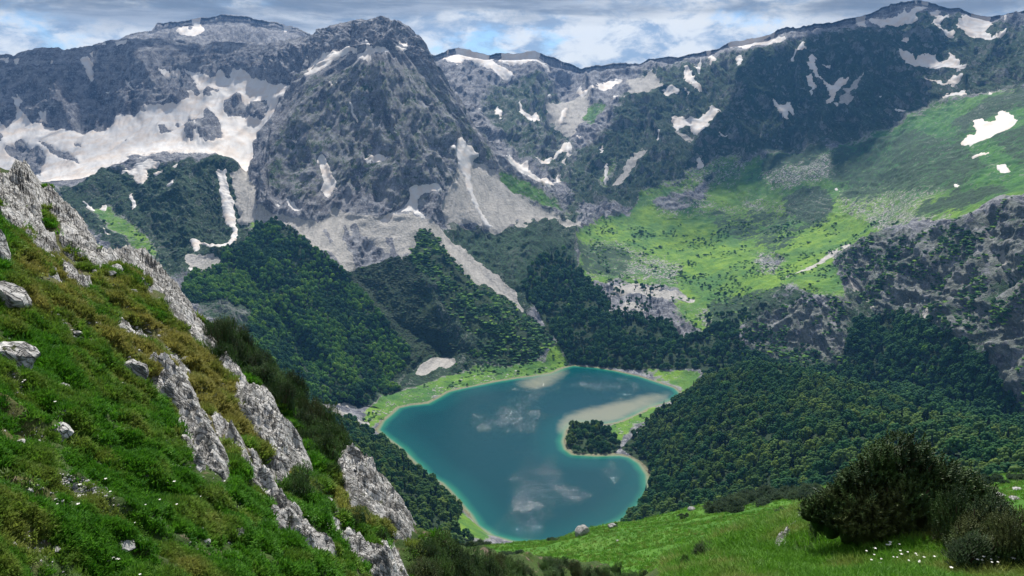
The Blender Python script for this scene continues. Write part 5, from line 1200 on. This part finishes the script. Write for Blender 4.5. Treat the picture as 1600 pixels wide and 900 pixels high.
patch("1236,796 1262,790 1262,797 1240,800", 6, 7, 'dark pine in the small pair of clumps under the pine strip', 'small clumps under the pine strip', 9)
patch("945,822 965,820 960,826 948,828", 3, 5, 'dark bush under the low dark boulder on the meadow rim', 'bushes under the rim boulder', 10)
patch("700,846 760,842 790,838 780,850 720,856", 12, 9, 'dark bush in the row above the bottom clump of pines by the shore', 'bushes near the lake foot', 11)

# ------------------------------------------------------------------ grass: countless tufts, by geometry nodes
def blade_mat(name, lo, hi, dry_):
    m, N, b = new_mat(name); oi = N.add('ShaderNodeObjectInfo').outputs['Random']
    c = N.mix(N.math('POWER', oi, 1.4), lo, hi); dr = N.attr('dryness', 'INSTANCER')
    c = N.mix(dr, c, N.mix(oi, dry_, tuple(x*1.5 for x in dry_)))
    setin(N, b, 'Base Color', c); setin(N, b, 'Roughness', .6)
    tr = N.add('ShaderNodeBsdfTranslucent', Color=c); mx = N.add('ShaderNodeMixShader', Fac=.35)
    N.t.links.new(b.outputs[0], mx.inputs[1]); N.t.links.new(tr.outputs[0], mx.inputs[2])
    out = [n for n in N.t.nodes if n.type == 'OUTPUT_MATERIAL'][0]; N.t.links.new(mx.outputs[0], out.inputs['Surface'])
    return m
M_BL = blade_mat('turf_leaves', (.030, .125, .006), (.120, .320, .020), (.21, .20, .048))
M_BR = blade_mat('bank_grass_blades', (.060, .18, .010), (.15, .36, .024), (.22, .22, .06))
def tuft(seed, n, h, spread, w, mat, lean=.5):
    r = np.random.default_rng(seed); V_, F_ = [], []
    for k in range(n):
        a = r.uniform(0, 6.3); q = spread*math.sqrt(r.random()); b0 = np.array([q*math.cos(a), q*math.sin(a), -.02])
        a2 = a+r.normal()*.8; L_ = h*r.uniform(.5, 1.2); o_ = np.array([math.cos(a2), math.sin(a2), 0])*L_*lean*r.uniform(.3, 1.2)
        sd_ = np.array([-math.sin(a2), math.cos(a2), 0])*w; mid = b0+o_*.35+np.array([0, 0, L_*.6]); tip = b0+o_+np.array([0, 0, L_*.9])
        i = len(V_); V_ += [b0-sd_, b0+sd_, mid+sd_*.8, mid-sd_*.8, tip]; F_ += [(i, i+1, i+2, i+3), (i+3, i+2, i+4)]
    return V_, F_
def points_obj(name, pts, rot, scl, extra, sources, sel, label, cat):
    me = bpy.data.meshes.new(name); me.vertices.add(len(pts)); me.vertices.foreach_set('co', np.ascontiguousarray(pts, np.float32).ravel())
    for n, a in (('rot', rot), ('scl', scl)):
        at = me.attributes.new(n, 'FLOAT_VECTOR', 'POINT'); at.data.foreach_set('vector', np.ascontiguousarray(a, np.float32).ravel())
    at = me.attributes.new('sel', 'INT', 'POINT'); at.data.foreach_set('value', np.asarray(sel, np.int32))
    for n, a in extra.items(): at = me.attributes.new(n, 'FLOAT', 'POINT'); at.data.foreach_set('value', np.asarray(a, np.float32))
    o = bpy.data.objects.new(name, me); C.objects.link(o)
    ng = bpy.data.node_groups.new(name+'_nodes', 'GeometryNodeTree'); ng.interface.new_socket('Geometry', in_out='INPUT', socket_type='NodeSocketGeometry'); ng.interface.new_socket('Geometry', in_out='OUTPUT', socket_type='NodeSocketGeometry')
    gi, go = ng.nodes.new('NodeGroupInput'), ng.nodes.new('NodeGroupOutput'); jn = ng.nodes.new('GeometryNodeJoinGeometry')
    for s_ in reversed(sources):
        oi = ng.nodes.new('GeometryNodeObjectInfo'); oi.inputs['Object'].default_value = s_; oi.inputs['As Instance'].default_value = True; oi.transform_space = 'ORIGINAL'
        ng.links.new(oi.outputs['Geometry'], jn.inputs[0])
    ip = ng.nodes.new('GeometryNodeInstanceOnPoints'); ip.inputs['Pick Instance'].default_value = True
    def na(n, t):
        a = ng.nodes.new('GeometryNodeInputNamedAttribute'); a.data_type = t; a.inputs['Name'].default_value = n; return a.outputs['Attribute']
    ng.links.new(gi.outputs[0], ip.inputs['Points']); ng.links.new(jn.outputs[0], ip.inputs['Instance'])
    ng.links.new(na('sel', 'INT'), ip.inputs['Instance Index']); ng.links.new(na('scl', 'FLOAT_VECTOR'), ip.inputs['Scale'])
    er = ng.nodes.new('FunctionNodeEulerToRotation'); ng.links.new(na('rot', 'FLOAT_VECTOR'), er.inputs[0]); ng.links.new(er.outputs[0], ip.inputs['Rotation'])
    ng.links.new(ip.outputs[0], go.inputs[0]); md = o.modifiers.new('scatter', 'NODES'); md.node_group = ng
    return tag(o, label, cat, kind='stuff')
def grass_on(GR, f, hf, n, u0, u1, v0, v1, protos, name, label, dens, size):
    P0 = GR.reshape(-1, 3); u_, v_, s_ = project(P0); ar = tri_area(P0[f[:, 0]], P0[f[:, 1]], P0[f[:, 2]])
    inside = (u_ > u0) & (u_ < u1) & (v_ > v0) & (v_ < v1)
    w = ar*inside[f[:, 0]]*dens(P0[f[:, 0]], u_[f[:, 0]], v_[f[:, 0]])/np.maximum(s_[f[:, 0]], 4)**1.25; w /= w.sum()
    idx = rng.choice(len(f), n, p=w); a, b_ = rng.random((2, n, 1)); q = f[idx]
    pts = (P0[q[:, 0]]*(1-a)+P0[q[:, 1]]*a)*(1-b_)+(P0[q[:, 3]]*(1-a)+P0[q[:, 2]]*a)*b_
    uu, vv_, ss = project(pts); dry = np.clip(look(DRY, uu, vv_)*.9+(fbm(pts/.9, 3, 85)-.5)*2.2+.06, 0, 1)
    sc = size*rng.uniform(.55, 1.3, n)*(.6+.9*fbm(pts/.7, 2, 86))*np.clip(ss/14, .75, 1.7)
    rot = np.stack([rng.normal(size=n)*.22, rng.normal(size=n)*.22, rng.uniform(0, 6.3, n)], -1)
    return points_obj(name, pts, rot, np.stack([sc, sc, sc], -1), {'dryness': dry}, protos, rng.integers(0, len(protos), n), label, 'grass')
def proto(name, V_, F_, mat, loc, label):
    o = bpy.data.objects.new(name, mesh_from(V_, F_, name, [mat])); C.objects.link(o); o.location = loc; return tag(o, label, 'grass', None, 'stuff')
RK = raster()
for p, h, l_ in OUT: paint(RK, p, 1)
RK = soften(RK, 1)
PZ = raster(); paint(PZ, '300,505 330,510 400,540 460,590 520,650 530,720 505,725 478,690 455,655 425,620 390,592 350,565 318,540', 1); paint(PZ, '600,830 650,830 700,850 780,880 800,960 640,960 628,880', 1); PZ = soften(PZ, 3)
RK = soften((soften(RK, 3) > .12).astype(np.float32), 1)
def densA(p, u, v): return np.clip(1-look(RK, u, v)*1.3, 0, 1)*np.clip((fbm(p/.5, 3, 91)-.43)*10, .02, 1)*(outside(p[:, 0], p[:, 1], EA, cA, CLA) < -.25)*(1-.97*look(PZ, u, v))*(u < 790)
pp = []
for k, (n_, h_, sp, w_b, ln, u, v) in enumerate(((40, .07, .11, .012, .9, 300, 820), (20, .12, .07, .006, .5, 260, 860), (46, .055, .12, .011, 1.2, 340, 790))):
    V_, F_ = tuft(k+1, n_, h_, sp, w_b, M_BL, ln); pp.append(proto('grass', V_, F_, M_BL, cast(BVA, u, v)[0], 'single tuft among the turf of the left slope'))
grass_on(AG, fa, hA, 120000, -60, 700, 262, 960, pp, 'grass', 'grass and low leafy plants between the stones of the steep left slope', densA, .98)
pb = []
for k, (n_, h_, sp, w_b, ln, u, v) in enumerate(((26, .085, .10, .005, .7, 1350, 880), (20, .12, .08, .004, .9, 1420, 885))):
    V_, F_ = tuft(k+11, n_, h_, sp, w_b, M_BR, ln); pb.append(proto('grass', V_, F_, M_BR, cast(BVB, u, v)[0], 'single tuft in the lush grass of the bank'))
grass_on(BG, fb, hB, 62000, 1040, 1680, 780, 960, pb, 'grass', 'lush grass covering the bank in front of the big dwarf pine', lambda p, u, v: np.clip((fbm(p/.6, 2, 92)-.3)*6, .3, 1), 1.1)
# meadow grass seen from afar: coarse tussocks
V_, F_ = tuft(21, 16, .5, .45, .05, M_BR, .8); pm_ = proto('grass', V_, F_, M_BR, cast(BVM, 1000, 870)[0], 'single tussock on the sunlit meadow')
grass_on(MG, mf, None, 60000, 640, 1680, 740, 930, [pm_], 'grass', 'tussocks all over the sunlit meadow', lambda p, u, v: np.clip((fbm(p/9., 3, 93)-.34)*6, .35, 1), .42)
# white flowers
def flower_mat():
    m, N, b = new_mat('white_petals'); setin(N, b, 'Base Color', (.75, .74, .68)); return m
M_FL = flower_mat(); r = np.random.default_rng(8); V_, F_ = [], []
for (bv, u, v, su, sv, n) in ((BVB, 1408, 874, 24, 4, 8), (BVB, 1375, 888, 16, 2, 5), (BVB, 1540, 886, 26, 3, 22), (BVB, 1395, 862, 6, 2, 5), (BVB, 1440, 890, 40, 6, 8), (BVA, 243, 762, 3, 2, 4), (BVA, 310, 803, 3, 1, 4), (BVA, 268, 765, 4, 1, 4), (BVA, 200, 600, 130, 100, 26), (BVA, 250, 780, 100, 60, 20), (BVA, 180, 885, 12, 5, 5), (BVA, 513, 829, 4, 2, 6)):
    for _ in range(n):
        p = cast(bv, u+r.normal()*su, v+r.normal()*sv)[0]
        if p is None: continue
        c = np.array(p)+np.array([0, 0, .12+r.random()*.06]); q = .015*r.uniform(.7, 1.4)
        for k in range(5):
            a = k*1.257; i = len(V_); V_ += [c, c+np.array([math.cos(a-.5), math.sin(a-.5), .25])*q, c+np.array([math.cos(a), math.sin(a), .15])*q*1.5, c+np.array([math.cos(a+.5), math.sin(a+.5), .25])*q]; F_.append((i, i+1, i+2, i+3))
fo = put('wildflowers', np.array(V_), np.array(F_), M_FL, smooth=False); tag(fo, 'little white wildflowers dotting the grass', 'flowers', kind='stuff')
# ------------------------------------------------------------------ plant the forests
def visible(i):
    p = Vector((SA[i][0], SA[i][1], SA[i][2]+SH[i]*.75)); d = (p-EYE); L_ = d.length; d = d/L_
    for bv in (BVM, BVA, BVB):
        if bv.ray_cast(EYE, d, L_-3)[0] is not None: return False
    return True
cand = np.where((tu > 4) & (tu < 1596) & (tv > 4) & (tv < 896))[0]
cand = cand[np.argsort(-(SH[cand]/td[cand]))]
big_ids, taken = [], 0
for i in cand:
    if slots[i][3].startswith('p'): continue
    if visible(i): big_ids.append(i)
    if len(big_ids) >= 300: break
bigset = set(int(i) for i in big_ids)
FLAB = {6: 'hill right of the lake', 7: 'slope dropping to the left shore', 0: 'steep slope left of the lake', 5: 'little peninsula', 3: 'belt beyond the lake', 4: 'woods under the right cliffs'}
for i in big_ids:
    x, y, z_, kd, fi, h, w = slots[i]; con = kd == 'c'; wh = FLAB.get(fi, 'lake shore')
    e = empty('spruce_tree' if con else 'beech_tree', (x, y, z_), rng.uniform(0, 6.3)); e.scale = (w, w, h)
    ms = CR[kd]; o = bpy.data.objects.new('crown', ms[i % len(ms)]); C.objects.link(o); o.parent = e
    o = bpy.data.objects.new('trunk', T_CON if con else T_BROAD); C.objects.link(o); o.parent = e
    tone = {'c': 'dark pointed spruce', 'b0': 'fresh green beech', 'b1': 'deep green beech', 'b2': 'olive green beech'}[kd]
    tag(e, f'{tone} in the forest on the {wh}', 'tree', ('spruces' if con else tone.split()[0]+' beeches')+' on the '+wh)
src = {}
for o in list(C.objects):
    if o.name.startswith('crown') and o.type == 'MESH': src.setdefault(o.data.name, o)
for kd, ms in CR.items():                       # kinds that have no single tree yet: one bush each on the slopes
    for me in ms:
        if me.name in src: continue
        ids = [i for i in cand if slots[i][3] == kd and i not in bigset][:1]
        if not ids: ids = [i for i in range(len(slots)) if slots[i][3] == kd and i not in bigset][:1]
        if not ids: continue
        i = int(ids[0]); bigset.add(i); x, y, z_, _, fi, h, w = slots[i]
        low_ = kd.startswith('p'); nm = 'bush' if low_ else 'beech_tree'
        if low_:
            o = bpy.data.objects.new(nm, me); C.objects.link(o); o.location = (x, y, z_); o.scale = (w, w, h); tag(o, 'low dark green bush at the edge of the thicket above the lake', 'bush', 'low bushes above the lake'); src[me.name] = o
        else:
            e = empty(nm, (x, y, z_)); e.scale = (w, w, h); o = bpy.data.objects.new('crown', me); C.objects.link(o); o.parent = e
            t = bpy.data.objects.new('trunk', T_BROAD); C.objects.link(t); t.parent = e; tag(e, 'green beech standing in the far woods above the lake', 'tree', 'beeches in the far woods'); src[me.name] = o
for fi in sorted(set(s[4] for s in slots)):
    ids = [i for i, s in enumerate(slots) if s[4] == fi and i not in bigset]
    if not ids: continue
    kinds = sorted(set(slots[i][3] for i in ids)); srcs, off = [], {}
    for k in kinds:
        off[k] = len(srcs); srcs += [src[me.name] for me in CR[k] if me.name in src]
    cnt = {k: sum(1 for me in CR[k] if me.name in src) for k in kinds}
    pts = SA[ids]; n = len(ids); scl = np.array([(slots[i][6], slots[i][6], slots[i][5]) for i in ids])
    sel = [off[slots[i][3]]+(i % cnt[slots[i][3]]) for i in ids]
    rot = np.stack([rng.normal(size=n)*.04, rng.normal(size=n)*.04, rng.uniform(0, 6.3, n)], -1)
    points_obj('forest', pts, rot, scl, {}, srcs, sel, FNAMES[fi], 'forest')

# ------------------------------------------------------------------ air
def haze():
    V_ = [(x, y, z) for x in (-7900, 7900) for y in (-7900, 7900) for z in (-61.5, 1190)]
    F_ = [(0, 1, 3, 2), (4, 6, 7, 5), (0, 4, 5, 1), (2, 3, 7, 6), (0, 2, 6, 4), (1, 5, 7, 3)]
    m = bpy.data.materials.new('thin_blue_air'); m.use_nodes = True; t = m.node_tree; t.nodes.clear()
    v = t.nodes.new('ShaderNodeVolumePrincipled'); o = t.nodes.new('ShaderNodeOutputMaterial'); t.links.new(v.outputs[0], o.inputs['Volume'])
    v.inputs['Density'].default_value = HAZE; v.inputs['Color'].default_value = (.15, .44, 1.0, 1); v.inputs['Anisotropy'].default_value = .3
    ob = bpy.data.objects.new('haze', mesh_from(V_, F_, 'haze', [m])); C.objects.link(ob); tag(ob, 'thin blue summer haze filling the mountain basin', 'haze', kind='stuff')
HAZE = 3.7e-5
haze()

# ------------------------------------------------------------------ clouds drifting above the basin: their shadows lie on the far slopes
def cloud(loc, size, seed, label):
    r = np.random.default_rng(seed); iv, jf = ICO[3]; V_, F_, n0 = [], [], 0
    for k in range(16):
        a = r.uniform(0, 6.3); q = math.sqrt(r.random())*.72; s = r.uniform(.26, .42)
        c = np.array([q*math.cos(a), q*math.sin(a), r.uniform(-.05, .25)])
        d = iv*(1+.30*(fbm(iv*1.7+k*3.1, 3, seed+k)-.5)[:, None]*2)*s; p = c+d*np.array([1, 1, .9]); p[:, 2] = np.maximum(p[:, 2], -.12+.04*r.random())
        V_.append(p); F_.append(jf+n0); n0 += len(iv)
    m = bpy.data.materials.get('cloud_vapour')
    if not m:
        m = bpy.data.materials.new('cloud_vapour'); m.use_nodes = True; t = m.node_tree; t.nodes.clear()
        v = t.nodes.new('ShaderNodeVolumePrincipled'); o = t.nodes.new('ShaderNodeOutputMaterial'); t.links.new(v.outputs[0], o.inputs['Volume'])
        v.inputs['Density'].default_value = .0026; v.inputs['Color'].default_value = (.97, .97, .98, 1); v.inputs['Anisotropy'].default_value = .5
    o = bpy.data.objects.new('cloud', mesh_from(np.vstack(V_), np.vstack(F_), 'cloud', [m], smooth=True)); C.objects.link(o); o.location = loc; o.scale = size
    tag(o, label, 'cloud', 'fair weather clouds above the basin')
cloud((1560, 4920, 2300), (1350, 640, 480), 1, 'broad cumulus above the highest mountain on the right')
cloud((-1650, 4800, 2350), (1000, 420, 400), 3, 'long cumulus above the cliff wall on the left')
